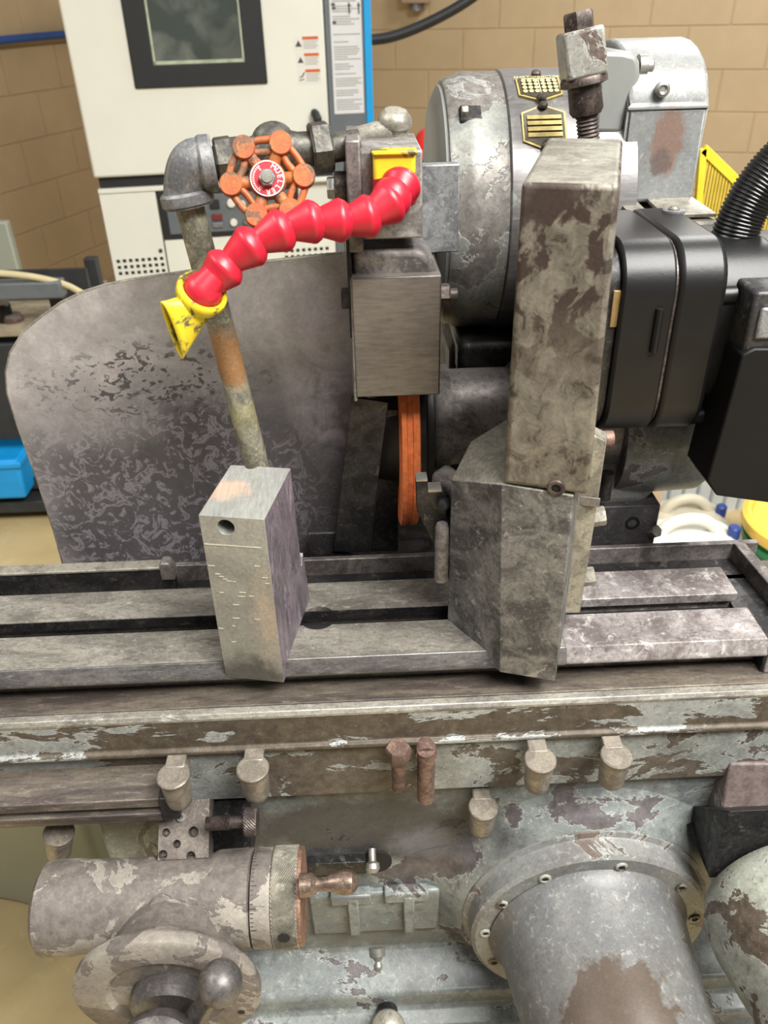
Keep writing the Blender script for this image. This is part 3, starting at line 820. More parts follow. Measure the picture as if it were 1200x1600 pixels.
jug(1012, 1150, 808, 870, 1.62, 'white plastic jug with handle nearest the table corner', 'jug')
jug(1030, 1128, 778, 810, 1.95, 'beige jug standing behind the white jug', 'jug_beige')
q = at(1272, 822, y=1.7); pr = .165
pl = thing('lidded_pail', 'green pail with a yellow lid at the right edge', 'pail', (q.x, 1.7, FZ)); zt_ = q.z
MB().lathe([(pr * .85, FZ), (pr * .97, zt_ - .05), (pr * 1.02, zt_ - .045), (pr * 1.02, zt_ - .03), (pr * .97, zt_ - .028), (pr * .98, zt_ - .01)], (q.x, 1.7, 0), (0, 0, 1), 40).build('body', 'green_pail', pl)
MB().lathe([(pr * 1.05, zt_ - .012), (pr * 1.07, zt_ - .004), (pr * 1.07, zt_ + .018), (pr * 1.0, zt_ + .026), (pr * .93, zt_ + .022), (pr * .9, zt_ + .012), (0, zt_ + .012)], (q.x, 1.7, 0), (0, 0, 1), 40).build('lid', 'yellow_lid', pl)
a = at(1030, 735, y=2.2); b = at(1140, 800, y=2.2)
gp = thing('corrugated_sheet', 'pale grey corrugated sheet leaning behind the jugs', 'sheet', ((a.x + b.x) / 2, 2.2, FZ))
n_ = 13; w_ = (b.x + .25 - a.x + .1) / n_
for i in range(n_):
    x = a.x - .1 + i * w_
    MB().prism([(0, 0), (w_ * .15, .012), (w_ * .85, .012), (w_, 0), (w_, -.006), (0, -.006)], (x, 2.2, FZ), (1, 0, 0), (0, -1, 0), (0, 0, 1), a.z + .35 - FZ).build('rib', 'grey_panel', gp)
a = at(1030, 735, y=1.45); b = at(1012, 800, y=1.45)
po = MB().box((b.x - .006, 1.45, FZ), (b.x + .026, 1.48, a.z + .12)).build('wood_post', 'beige', None, .002)
tag(po, 'beige upright post behind the steel mounting block', 'post')

# ================================================================== THE MACHINE
# ---- base casting
base = thing('grinding_machine', 'heavy grinding machine casting with flaking blue-grey paint', 'machine', (.1, .7, FZ))
YF = .512
prof = [(YF, -.150), (YF, -.425), (.492, -.440), (.470, -.447), (.468, -.470), (.448, -.478), (.446, -.505), (.425, -.512), (.425, -.56),
        (.47, -.60), (.47, FZ), (.80, FZ), (.80, -.150)]
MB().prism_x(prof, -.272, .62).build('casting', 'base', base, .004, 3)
# left foot of the casting running down behind the crank unit
MB().hexa([(-.272, .46, -.47), (-.16, .46, -.47), (-.16, .80, -.47), (-.272, .80, -.47)],
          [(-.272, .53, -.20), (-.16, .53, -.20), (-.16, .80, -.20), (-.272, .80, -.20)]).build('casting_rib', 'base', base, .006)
MB().box((-.30, .676, -.10), (.098, 1.0, -.03)).build('gap_shade_box', 'dark_steel', base, .004)  # added dark box, stands in for shade in the gap behind the wheel
# blended boss round the big housing
fc = at(915, 1432, y=.478); FX, FZc = fc.x, fc.z
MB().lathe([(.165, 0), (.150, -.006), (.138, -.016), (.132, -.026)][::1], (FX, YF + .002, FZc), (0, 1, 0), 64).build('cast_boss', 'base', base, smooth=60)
# pocket and raised pad
rx0, rx1 = at(470, 1335, y=YF), at(604, 1372, y=YF)
a = at(470, 1338, y=YF); b = at(572, 1352, y=YF); zc = at(540, 1372, y=YF).z
MB().box((a.x, YF - .010, b.z), (b.x, YF + .01, a.z)).build('cover_strip', 'dark_steel', base, .001)
MB().cyl((at(500, 1362, y=YF).x, YF + .004, at(500, 1362, y=YF).z), (0, -1, 0), .022, .006, 28).build('dark_port', 'black_hole', base)
q = at(588, 1345, y=YF); MB().cyl((q.x, YF + .004, q.z), (0, -1, 0), .016, .006, 24).build('dark_port', 'black_hole', base)
q = at(582, 1352, y=YF - .012)
MB().lathe([(.004, -.016), (.004, -.004), (.007, -.002), (.0075, .003), (.005, .007), (0, .008)], q, (0, -.8, -.6), 18).build('ball_plunger', 'steel', base)
a = at(482, 1392, y=YF); b = at(685, 1442, y=YF)
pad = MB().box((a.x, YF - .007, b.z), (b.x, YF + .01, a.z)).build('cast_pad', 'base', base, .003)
for (px_, w_) in ((553, .012), (638, .012)):
    q = at(px_, 1418, y=YF)
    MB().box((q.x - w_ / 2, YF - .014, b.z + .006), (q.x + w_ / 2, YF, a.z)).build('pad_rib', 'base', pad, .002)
for (p0_, p1_) in ((516, 580), (600, 668)):
    u0, u1 = at(p0_, 1390, y=YF).x, at(p1_, 1390, y=YF).x
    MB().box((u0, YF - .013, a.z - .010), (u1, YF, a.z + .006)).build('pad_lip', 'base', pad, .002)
q = at(590, 1488, y=YF - .004)
gn = MB().lathe([(.009, -.006), (.009, .003), (.006, .005), (.004, .009), (.006, .013), (.006, .016), (.003, .021), (0, .022)], q, (0, -.7, -.7), 16)
gn.build('grease_nipple', 'steel', base)
# casting corner at right with paint lifting
a = at(1140, 1205, y=YF - .02)
MB().hexa([(a.x, YF - .03, a.z - .085), (.62, YF - .05, a.z - .085), (.62, YF + .02, a.z - .085), (a.x, YF + .02, a.z - .085)],
          [(a.x + .004, YF - .012, a.z), (.62, YF - .03, a.z), (.62, YF + .02, a.z), (a.x + .004, YF + .02, a.z)]).build('corner_casting', peel('brown_corner_paint', lin(128, 130, 126), lin(112, 112, 110), lin(92, 80, 78), lin(114, 102, 98), 14, .54), base, .002)
a = at(1130, 1268, y=.455); b = at(1210, 1352, y=.455)
MB().hexa([(a.x, .445, b.z), (.50, .445, b.z), (.50, .53, b.z), (a.x, .53, b.z)],
          [(a.x + .006, .455, a.z), (.50, .455, a.z), (.50, .53, a.z - .088), (a.x + .006, .53, a.z - .088)]).build('dark_bracket', 'dark_steel', base, .004)

# ---- table slide (lower table) with painted front
sl = thing('table_slide', 'brown greasy lower table slide with flaking grey paint', 'machine slide', (-.2, .56, -.15))
SX0, SX1 = -1.05, .60
sp = [(.545, -.036), (.512, -.0375), (.503, -.038), (.4995, -.0415), (.4995, -.074), (.4955, -.0755), (.4955, -.080), (.5015, -.082),
      (.5035, -.086), (.505, -.150), (.69, -.150), (.69, -.036)]
MB().prism_x(sp, SX0, SX1).build('slide_casting', 'slide', sl, .0012)
MB().box((-.185, .5022, -.1485), (SX1, .510, -.0865)).build('painted_apron', peel('apron_paint', lin(150, 154, 148), lin(118, 122, 120), lin(74, 66, 58), lin(94, 86, 76), 13, .49, stretch=(.7, 1, 1.1), dist=.5), sl, .001)
MB().box((SX0, .5085, -.0372), (SX1, .545, -.0345)).build('shelf_surface', 'shelf', sl, .0008)
MB().prism_x([(.5085, -.0355), (.5015, -.0362), (.499, -.0395), (.499, -.0425), (.505, -.0425), (.5085, -.038)], SX0, SX1).build('edge_strip', 'table', sl, .0006)
# guide rail protruding on the left
rz0 = at(100, 1222, y=.485).z
rp_ = [(.505, -.098), (.470, -.104), (.468, -.112), (.474, -.1135), (.474, -.119), (.468, -.121), (.468, -.131), (.51, -.131)]
xr = at(245, 1235, y=.47).x
MB().prism_x(rp_, SX0, xr).build('guide_rail', 'shelf', sl, .001)
MB().box((xr, .466, -.128), (xr + .016, .51, -.100)).build('rail_stop', 'dark_steel', sl, .002)
# two rusty studs
for (px_, py0, py1, r_, hx) in ((622, 1172, 1236, .0062, True), (666, 1172, 1252, .0080, False)):
    t_ = at(px_, py0, y=.487); b_ = at(px_, py1, y=.485)
    st = MB().lathe([(r_, 0), (r_, t_.z - b_.z - .002), (r_ * .8, t_.z - b_.z)], (t_.x, .487, t_.z), (0, 0, -1), 18).build('rusty_stud', 'rust', sl)
    if hx: MB().hexnut((t_.x, .487, t_.z + .004), (0, 0, -1), .0115, .015).build('hex_head', 'rust', st)
    MB().cyl((t_.x, .486, t_.z - .006), (0, 1, 0), r_ * 1.2, .02, 14).build('stud_boss', 'rust', st)


# ---- oil cups
def oiler(px_, py_, label, Y=.474, tilt=0.0):
    q = at(px_, py_, y=Y); g = thing('oil_cup', label, 'oil cup', (q.x, Y, q.z - .04), 'flip-top oil cups along the machine front')
    d = Vector((tilt, .07, -1)).normalized()
    MB().lathe([(.0128, 0), (.0126, .006), (.0116, .028), (.0108, .034), (.0085, .0375), (0, .0385)], q, d, 28).build('cup', 'oiler', g)
    up = -d
    a_, b_, w_ = basis(up, (0, 1, 0))
    cap = MB().lathe([(.0136, -.001), (.0140, .0), (.0140, .0014), (.0130, .0024), (0, .0030)], q, up, 28)
    cp_ = cap.build('cap', 'oiler', g)
    back = (Vector((0, 1, 0)) - up * up.y).normalized(); side = up.cross(back)
    MB().obox(q + back * .0135 + up * .0008, (.017, .014, .004), (side, back, up)).build('hinge_tab', 'oiler', cp_, .0012)
    MB().tube([q + d * .026, q + d * .026 + Vector((0, .02, .004)), Vector((q.x, YF + .002, q.z - .02))], .0055, 12).build('elbow_stem', 'oiler', g)


oiler(271, 1213, 'nickel oil cup above the drilled stop block', .468)
oiler(395, 1202, 'nickel oil cup right above the knurled thumb screw', .472)
oiler(844, 1188, 'nickel oil cup right of the two rusty studs', .474)
oiler(963, 1182, 'rightmost nickel oil cup under the table edge', .474)
oiler(755, 1262, 'low brown oil cup just above the round flange', .488)
oiler(92, 1302, 'dark oil cup at far left under the guide rail', .488, -.25)

# ---- big housing on round flange
hs = thing('spindle_housing', 'large tapered grey housing on a round screwed flange', 'housing', (FX, .42, FZc - .12))
R0 = .121
flg = MB().lathe([(R0 + .006, 0), (R0 + .006, .010), (R0 + .001, .012), (R0, .014), (R0, .030), (R0 - .004, .033), (.09, .033)],
                 (FX, .496, FZc), (0, -1, 0), 72).build('flange', 'housing', hs, .0)
for ang in (-28, 5, 37, 78, 118, 148, 175, 205):
    A_ = math.radians(ang + 2); p = Vector((FX + math.cos(A_) * .107, .4632, FZc + math.sin(A_) * .107))
    sc = MB().lathe([(.0062, -.002), (.0062, .0012), (.0052, .002), (.0035, .002), (.0033, -.001), (0, -.001)], p, (0, -1, 0), 18).build('socket_screw', 'housing2', flg)
    MB().cyl(p + Vector((0, -.0006, 0)), (0, -1, 0), .0031, .0004, 6).build('hex_socket', 'black_hole', sc)
MB().lathe([(.103, 0), (.098, .006), (.094, .016), (.0915, .04), (.088, .07), (.085, .10), (.0845, .16), (.08, .168), (0, .168)],
           (FX, .464, FZc), (0.03, -1, 0), 72).build('tapered_body', peel('housing_body_paint', lin(106, 107, 105), lin(90, 91, 92), lin(84, 74, 66), lin(106, 96, 84), 9, .37, rough=(.42, .4), stain=.4, blobs=(((.200, .335, -.245), .050, (1.0, .85, .3), lin(72, 60, 50), .10),)), hs, smooth=60)

# ---- second housing, right edge
q = at(1262, 1450, y=.40)
h2 = thing('end_housing', 'pale flaking round housing at the lower right edge', 'housing', (q.x, .36, q.z - .1))
MB().lathe([(.0, -.03), (.06, -.03), (.078, -.022), (.086, -.004), (.085, .02), (.078, .06), (.074, .075), (.076, .08), (.076, .10), (.05, .105)],
           (q.x, .415, q.z), (0, -1, 0), 56).build('body', 'housing2', h2, smooth=50)
MB().lathe([(.055, .10), (.055, .12), (.066, .122), (.068, .128), (.066, .136), (.0, .14)], (q.x, .415, q.z), (0, -1, 0), 48).build('cap_disc', 'plate', h2)
MB().cyl((q.x, .44, q.z), (0, 1, 0), .05, .08, 32).build('neck', 'dark_steel', h2)
# grey knob, bottom centre
q = at(606, 1606, y=.42)
kn = thing('round_knob', 'grey dome topped knob at the bottom centre', 'knob', (q.x, .42, q.z))
MB().lathe([(.017, -.02), (.018, -.004), (.016, .004), (.010, .009), (0, .011)], q, (0, -.3, 1), 28).build('dome', 'plate', kn)
MB().cyl(q - Vector((0, -.006, .02)), (0, .6, -.6), .012, .06, 20).build('stem', 'dark_steel', kn)

# ---- crank unit, lower left
CYc = .437
cl = at(62, 1415, y=CYc); cr = at(475, 1398, y=CYc); CZ = (cl.z + cr.z) / 2 - .002; RB = .0395
cu = thing('crank_unit', 'dusty grey hand crank unit with knurled ring and ball handle', 'crank', (cl.x + .1, .41, CZ - .12))
xx = lambda px_: at(px_, 1405, y=CYc).x
X = Vector((1, 0, 0))
MB().lathe([(0, xx(62)), (RB * .86, xx(62)), (RB * 1.0, xx(70)), (RB * 1.02, xx(118)), (RB * .985, xx(128)), (RB * .97, xx(200)), (RB * .985, xx(300)), (RB * .99, xx(332)),
            (RB * 1.06, xx(344)), (RB * 1.065, xx(396)), (RB * 1.0, xx(398))], (0, CYc, CZ), X, 56).build('body', 'crank', cu, smooth=45)
q = at(240, 1362, y=CYc - .02)
MB().lathe([(.011, -.01), (.011, .003), (.009, .005), (0, .0055)], (q.x, CYc - RB * .62, CZ + RB * .76), (0, -.63, .77), 22).build('boss_plug', 'crank', cu)
col = MB().lathe([(RB * .9, xx(398)), (RB * 1.06, xx(401)), (RB * 1.06, xx(430)), (RB * .9, xx(431))], (0, CYc, CZ), X, 56).build('dial_collar', 'crank', cu)
tick = MB()
for i in range(40):
    A_ = math.radians(20 + i * 5); L_ = .0025 if i % 5 else .005
    cdir = Vector((0, -math.cos(A_), math.sin(A_)))
    tick.obox(Vector((xx(402) + L_ / 2, CYc, CZ)) + cdir * RB * 1.061, (L_, .0006, .0008), (X, X.cross(cdir), cdir))
tick.build('graduations', 'screw_dark', col, smooth=0)
kn = MB(); n = 150; rows = 22; x0, x1 = xx(431), xx(470); vs = []; fs = []
for j in range(rows + 1):
    for i in range(n):
        r_ = RB * 1.06 + (.0009 if (i + j) % 2 and 0 < j < rows else 0)
        A_ = 2 * PI * i / n
        vs.append((x0 + (x1 - x0) * j / rows, CYc + math.cos(A_) * r_, CZ + math.sin(A_) * r_))
for j in range(rows):
    for i in range(n):
        a0, a1 = j * n + i, j * n + (i + 1) % n
        fs.append((a0, a1, a1 + n, a0 + n))
kr = kn.add(vs, fs).build('knurled_ring', 'plate', cu, smooth=0)
A_ = math.radians(8); cdir = Vector((0, -math.cos(A_), math.sin(A_)))
MB().cyl(Vector((xx(450), CYc, CZ)) + cdir * (RB * 1.06 - .002), cdir, .0052, .0034, 16).build('grub_screw', 'black_hole', kr)
MB().lathe([(RB * 1.05, xx(469)), (RB * 1.055, xx(471)), (RB * 1.04, xx(476)), (0, xx(477))], (0, CYc, CZ), X, 56).build('end_face', 'bronze', cu)
q = at(480, 1383, y=CYc - .02)
MB().lathe([(.010, -.006), (.0095, .004), (.006, .008), (.0055, .016), (.0085, .024), (.0105, .032), (.0095, .039), (.005, .043), (0, .044)],
           (q.x, q.y, q.z), (1, 0, .05), 24).build('winder_handle', 'bronze_dark', cu)
# neck down to the dial flange that faces the operator
dq = at(263, 1546, y=.365); DX, DZ = dq.x, dq.z
MB().lathe([(.048, -.05), (.054, -.026), (.064, -.014), (.0745, -.008), (.077, -.004), (.077, .004), (.0745, .006), (.050, .006), (.046, .002), (0, .002)],
           (DX, .365, DZ), (0, -1, 0), 64).build('dial_flange', 'crank', cu, smooth=40)
MB().cyl((DX, .40, DZ - .004), (0, 1, 0), .034, .13, 40).build('neck', 'crank', cu)
q = Vector((DX + .058, .3595, DZ - .03)); MB().cyl(q, (0, -1, 0), .003, .001, 12).build('pin_hole', 'black_hole', cu)
hub = MB().lathe([(.034, -.01), (.0345, .010), (.030, .016), (0, .017)], (DX + .004, .363, DZ - .004), (0, -1, 0), 40).build('crank_hub', 'ball', cu)
bq = at(344, 1536, y=.325)
MB().tube([Vector((DX + .004, .343, DZ - .006)), Vector((DX + .02, .335, DZ - .002)), bq], [.009, .008, .0075], 16).build('crank_arm', 'ball', cu)
MB().sphere(bq, .0165, 32, 18).build('ball_grip', 'ball', cu)
kq = at(250, 1655, y=.31)
MB().lathe([(.012, -.03), (.030, -.012), (.037, 0), (.036, .012), (.026, .022), (0, .027)], kq, (0, -.75, .66), 40).build('hub_knob', 'ball', cu)
MB().tube([Vector((DX, .35, DZ - .02)), kq + Vector((0, .02, -.01))], .012, 16).build('hub_stem', 'ball', cu)

# ---- drilled stop block with thumb screw
a = at(238, 1340, y=.462); ax1 = Vector((1, .0, .02)).normalized(); axn = Vector((0, -.62, .785)).normalized(); axv = axn.cross(ax1).normalized()
ctr = at(287, 1296, y=.474)
sb = thing('stop_block', 'small drilled steel stop block with knurled thumb screw', 'stop block', ctr - Vector((0, 0, .03)))
sw, sh, st_ = .046, .050, .022
cut = MB()
for (px_, py_, r_) in ((302, 1300, .0045), (259, 1301, .0035), (276, 1319, .0035), (254, 1336, .004), (298, 1338, .004)):
    h = onplane(px_, py_, ctr, axn); cut.cyl(h - axn * .012, axn, r_, .03, 18)
MB().obox(ctr - axn * st_ / 2, (sw, sh, st_), (ax1, axv, axn)).build('body', worn('brown_block_steel', lin(118, 110, 102), lin(92, 84, 78), lin(140, 132, 122), 40, metal=.35, bump=.3), sb, .0012, cut=cut)
MB().obox(ctr - axn * st_ * .98, (sw * .9, sh * .95, .003), (ax1, axv, axn)).build('back_plate', 'dark_steel', sb)
h = onplane(283, 1277, ctr, axn)
scw = MB().lathe([(.0045, -.002), (.0045, .0012), (.0038, .002), (.002, .002), (.002, 0), (0, 0)], h, axn, 16).build('cap_screw', 'steel', sb)
s0 = at(322, 1287, y=.458)
prof = []; k = 0; L0 = .0
while k < 18:
    prof += [(.0062, L0), (.0050, L0 + .0006)]; L0 += .0012; k += 1
prof += [(.0052, L0), (.0052, .034)]
ths = MB().lathe(prof, s0, (1, 0, .0), 20).build('thumb_screw', 'screw_dark', sb, smooth=20)
vs = []; fs = []; n = 56; rows = 8
kb = MB()
for j in range(rows + 1):
    for i in range(n):
        r_ = .0118 + (.0005 if (i + j) % 2 and 0 < j < rows else 0); A_ = 2 * PI * i / n
        vs.append((s0.x + .034 + .011 * j / rows, s0.y + math.cos(A_) * r_, s0.z + math.sin(A_) * r_))
for j in range(rows):
    for i in range(n):
        a0, a1 = j * n + i, j * n + (i + 1) % n; fs.append((a0, a1, a1 + n, a0 + n))
fs.append(tuple(reversed(range(n)))); fs.append(tuple(range(rows * n, rows * n + n)))
kb.add(vs, fs).build('knurled_head', 'screw_dark', ths, smooth=0)
q = at(335, 1320, y=.485)
MB().box((q.x - .005, .478, q.z - .025), (q.x + .035, .515, q.z + .035)).build('side_cheek', 'dark_steel', sb, .006, 3)

# ---- upper table with T-slot and coolant trough
tb = thing('machine_table', 'long worn steel machine table with T-slot and coolant trough', 'machine table', (-.3, .6, -.036))
XE = .348
tp = [(.5275, 0), (.571, 0), (.571, -.010), (.565, -.010), (.565, -.022), (.598, -.022), (.598, -.010), (.5915, -.010), (.5915, 0),
      (.634, 0), (.634, -.015), (.650, -.015), (.650, -.0345), (.538, -.0345), (.538, -.017), (.5215, -.0155), (.5205, -.0135), (.5215, -.0105)]
hq = at(497, 962, z=0)
cut = MB().cyl((hq.x, .581, -.021), (0, 0, 1), .0165, .05, 32)
XM = at(880, 1000, z=0).x
MB().prism_x(tp, SX0, XM).build('table_top', 'table', tb, .0008, cut=cut)
MB().prism_x(tp, XM, XE).build('crusted_table_end', 'table_right', tb, .0010)
MB().box((SX0, .634, -.0345), (.397, .672, -.0155)).build('trough_floor', 'dark_steel', tb)
MB().box((XE - .002, .522, -.0345), (.397, .640, -.0155)).build('trough_floor', 'dark_steel', tb)
MB().box((SX0, .6675, -.0345), (.400, .674, .0035)).build('trough_wall', 'guard_worn', tb, .001)
MB().hexa([(.386, .530, -.0345), (.400, .530, -.0345), (.386, .668, -.0345), (.374, .668, -.0345)],
          [(.386, .530, .002), (.400, .530, .002), (.386, .668, .0035), (.374, .668, .0035)]).build('trough_wall', 'guard_worn', tb, .001)
MB().box((XE, .520, -.0345), (.40, .531, -.006)).build('trough_wall', 'table_right', tb, .001)
lr = at(270, 885, y=.655)
ra = MB().prism_x([(.650, -.0155), (.650, .012), (.648, .0135), (.660, .0155), (.662, .013), (.662, -.0155)], SX0, lr.x).build('splash_rail', 'dark_steel', tb, .0006)
MB().box((SX0, .6485, .0125), (lr.x, .6625, .0155)).build('rail_edge', 'plate', ra, .0006)
MB().prism([(0, 0), (.014, 0), (.014, .014), (.010, .021), (.002, .021), (0, .016)], (lr.x - .012, .648, -.0005), (1, 0, 0), (0, 0, 1), (0, 1, 0), .014).build('rail_end', 'guard_worn', ra, .002)
MB().prism_x([(.5283, .0002), (.5268, .0001), (.5212, -.0102), (.5202, -.0122), (.5202, -.0138), (.5212, -.0158), (.530, -.0158), (.530, -.002)], SX0, XM).build('front_bevel', worn('dark_bevel_steel', lin(104, 101, 98), lin(76, 73, 72), lin(150, 147, 140), 18, (.42, .6), (.6, .66), .45, (.36, .5), (.5, 2, 2)), tb, .0006)
MB().box((SX0, .5909, -.0100), (XM, .5916, -.0008)).build('slot_wall_shade', 'dark_steel', tb, smooth=0)  # dark strip paints the slot's shade onto its rear wall
# black strip painting the shade at the slot bottom
MB().box((SX0, .566, -.0225), (XE, .597, -.0205)).build('slot_floor_shade', 'black_hole', tb, smooth=0)

# ---- left steel block
lb = thing('steel_block', 'bright ground steel block with a drilled hole left on the table', 'steel block', (-.10, .56, 0))
A0 = Vector((-.1265, .5205, -.010)); B0 = Vector((-.0780, .5110, -.010))
uu = (B0 - A0).normalized(); ww = Vector((0, 0, 1)).cross(uu)      # ww points away from camera
W_ = .0515
sidep = [(0, -.0115), (.0, .1545), (.0785, .1545), (.083, .052), (.086, .050), (.0885, .058), (.0915, .060), (.0995, .012), (.0995, .0005), (.010, .0005), (.006, -.0115)]
mbk = MB(); O = A0.copy(); O.z = 0; n = len(sidep)
Lf = [O + ww * d + Vector((0, 0, z)) + uu * 0 for d, z in sidep]
Rt = [p + uu * W_ for p in Lf]
mbk.add(Lf + Rt, [tuple(range(n))]); mbk.cur = 1
mbk.f.append(tuple(reversed(range(n, 2 * n)))); mbk.mi.append(1); mbk.cur = 0
for i in range(n):
    mbk.f.append((i, n + i, n + (i + 1) % n, (i + 1) % n)); mbk.mi.append(0)
fh = onplane(353, 824, A0, ww)
cut = MB().cyl(fh - ww * .01, ww, .0068, .04, 28)
th_ = at(393, 726, z=.1545); cut.cyl((th_.x, th_.y - .002, .13), (0, 0, 1), .0052, .04, 24)
bl_ = mbk.build('body', ['block', 'block_side'], lb, .0006, cut=cut)
sc_ = MB(); rs = random.Random(5)
for (px_, py_, w_) in ((340, 897, 9), (346, 901, 9), (352, 905, 8), (358, 908, 10), (366, 909, 6), (346, 926, 8), (379, 926, 12), (377, 932, 14), (393, 932, 9), (369, 945, 12), (369, 966, 12),
                       (345, 982, 9), (365, 978, 6), (365, 1003, 8), (330, 884, 12), (402, 885, 10), (414, 903, 10), (418, 912, 8), (402, 968, 9)):
    c_ = onplane(px_, py_, A0 - ww * .0002, ww); L_ = w_ * .00045
    sc_.obox(c_, (L_, .0003, .0007), (uu, ww, (0, 0, 1)))
c0 = onplane(319, 850, A0 - ww * .0002, ww); c1 = onplane(407, 856, A0 - ww * .0002, ww)
sc_.obox((c0 + c1) / 2, ((c1 - c0).length, .0003, .0009), ((c1 - c0).normalized(), ww, (0, 0, 1)))
sc_.build('scratch_marks', plain('bright_scratches', lin(206, 204, 194), .4, .5, .05, 50), bl_, smooth=0)

# ---- right fixture: base block, column, plate
fx = thing('column_fixture', 'tall mottled steel column fixture bolted to the right of the table', 'fixture', (.12, .55, 0))
cu_ = Vector((math.cos(math.radians(-16.7)), math.sin(math.radians(-16.7)), 0)); cw = Vector((0, 0, 1)).cross(cu_)
PB = Vector((.110, .512, 0)); PC = PB + cu_ * .047
PA = Vector((.0705, .5705, 0))
bot = [PB + ZUP * -.012, PC + ZUP * -.012, PC + cw * .10 + ZUP * -.0, PA + cw * .06 + ZUP * 0, PA]
zT1 = .1555
fb = MB(); fb.cur = 0
Bm = at(796, 853, y=.514); Bt = at(784, 757, y=.522); Ct = at(896, 775, y=.505); At_ = at(705, 750, y=.562)
Cm = at(888, 868, y=.5035)
R1 = at(735, 690, y=.60); R2 = at(792, 655, y=.625)
base_bot = [Vector((.110, .512, -.012)), Vector((.1545, .4985, -.012)), Vector((.19, .60, 0.0)), Vector((.10, .63, 0)), Vector((.0705, .5705, 0.0))]
base_top = [Bt, Ct, Vector((.19, .60, Ct.z)), Vector((R2.x, .625, R2.z)), At_]
V5 = base_bot + base_top
fb.add(V5 + [R1], [])
for f_, m_ in (((0, 1, 6, 5), 0), ((1, 2, 7, 6), 0), ((2, 3, 8, 7), 0), ((3, 4, 9, 10, 8), 0), ((4, 0, 5, 9), 0), ((4, 3, 2, 1, 0), 0), ((5, 6, 7, 8), 1), ((5, 8, 10, 9), 1)):
    fb.f.append(f_); fb.mi.append(m_)
fbo = fb.build('base_block', ['fixture', 'fixture_top'], fx, .0008)
# column
CA = Bt + Vector((.0005, -.0008, .0006)); cz1 = .383
ca2 = at(815, 283, y=.530); cb2 = at(970, 288, y=.513)
cw2 = (at(860, 210, z=cz1) - at(815, 283, z=cz1)); dcol = .190
colb = [CA, Ct + Vector((.010, -.003, .0012)), Ct + Vector((.010, -.003, 0)) + cw * dcol, CA + cw * dcol]
colt = [Vector((ca2.x, ca2.y, cz1)), Vector((cb2.x, cb2.y, cz1)), Vector((cb2.x, cb2.y, cz1)) + cw * dcol, Vector((ca2.x, ca2.y, cz1)) + cw * dcol]
mcol = MB(); mcol.hexa(colb, colt); mcol.mi[1] = 1
mcol.build('column', ['column', 'fixture_top'], fx, .004, 3)
cs = at(869, 762, y=.509)
s_ = MB().lathe([(.0068, -.004), (.0068, .0008), (.0058, .0016), (.0036, .0016), (.0034, -.001), (0, -.001)], cs, -cw, 20).build('socket_screw', 'screw_dark', fx)
MB().cyl(cs - cw * .0, -cw, .0030, .0004, 6).build('hex_socket', 'black_hole', s_)
# plate bolted along the right
PY = .545
pq = [at(880, 958, y=PY), at(906, 958, y=PY), at(934, 785, y=PY), at(948, 690, y=PY), at(918, 675, y=PY), at(895, 780, y=PY)]
mp = MB(); nn = len(pq)
lo_ = [Vector((p.x, p.y, p.z)) for p in pq]; hi_ = [p + cw * .016 for p in lo_]
mp.hexa(lo_, hi_)
plo = mp.build('side_plate', 'plate', fx, .001)
MB().obox(at(915, 783, y=PY - .0008), (.022, .0012, .008), (cu_, cw, ZUP)).build('plate_joint', 'guard_worn', plo, .0002)
for (px_, py_) in ((934, 808), (918, 902)):
    q = at(px_, py_, y=PY + .012)
    MB().hexnut(q - Vector((.006, 0, 0)), (1, -.1, .2), .0082, .012).build('hex_bolt', 'plate', plo)
q = at(957, 685, y=.57); MB().cyl(q - X * .012, (1, 0, 0), .0065, .012, 16).build('copper_bolt', 'rust', fx)
# centre holder with notch behind, facing the wheel
DY = .575
th0 = [at(*p, y=DY) for p in ((650, 752), (668, 750), (669, 766), (690, 768), (698, 800), (698, 890), (652, 800))]
tt = MB().prism([(p.x, p.z) for p in th0], (0, DY, 0), (1, 0, 0), (0, 0, 1), (0, 1, 0), .012)
rest = thing('work_rest', 'dark notched steel work rest beside the orange wheel', 'work rest', (at(690, 900, z=0).x, DY, 0))
tt.build('notched_blade', 'dark_steel', rest, .0008)
tips = MB()
for (p_, q_) in (((650, 752), (668, 750)), ((669, 766), (690, 768))):
    a_, b_ = at(*p_, y=DY), at(*q_, y=DY)
    tips.box((a_.x, DY - .0003, min(a_.z, b_.z) - .0002), (b_.x, DY + .0123, max(a_.z, b_.z) + .0006))
tips.build('ground_tip', 'steel', rest, smooth=0)
a_ = at(691, 818, y=DY - .006); b_ = at(691, 905, y=DY - .006)
MB().lathe([(.006, 0), (.006, a_.z - b_.z - .004), (.0045, a_.z - b_.z), (0, a_.z - b_.z)], (a_.x, DY - .006, b_.z), (0, 0, 1), 18).build('support_rod', 'guard_worn', rest)
q = at(693, 788, y=DY - .004)
MB().lathe([(.0, -.008), (.005, -.006), (.0055, .002), (.004, .005), (0, .006)], q, (-.3, -.9, .3), 20).build('clamp_screw', 'dark_steel', rest)
q = at(700, 740, y=.59)
MB().obox(q + Vector((.004, 0, -.012)), (.018, .04, .018), (Vector((.8, .5, .3)).normalized(), Vector((-.5, .8, 0)).normalized(), ZUP)).build('clamp_jaw', 'guard_worn', rest, .004)

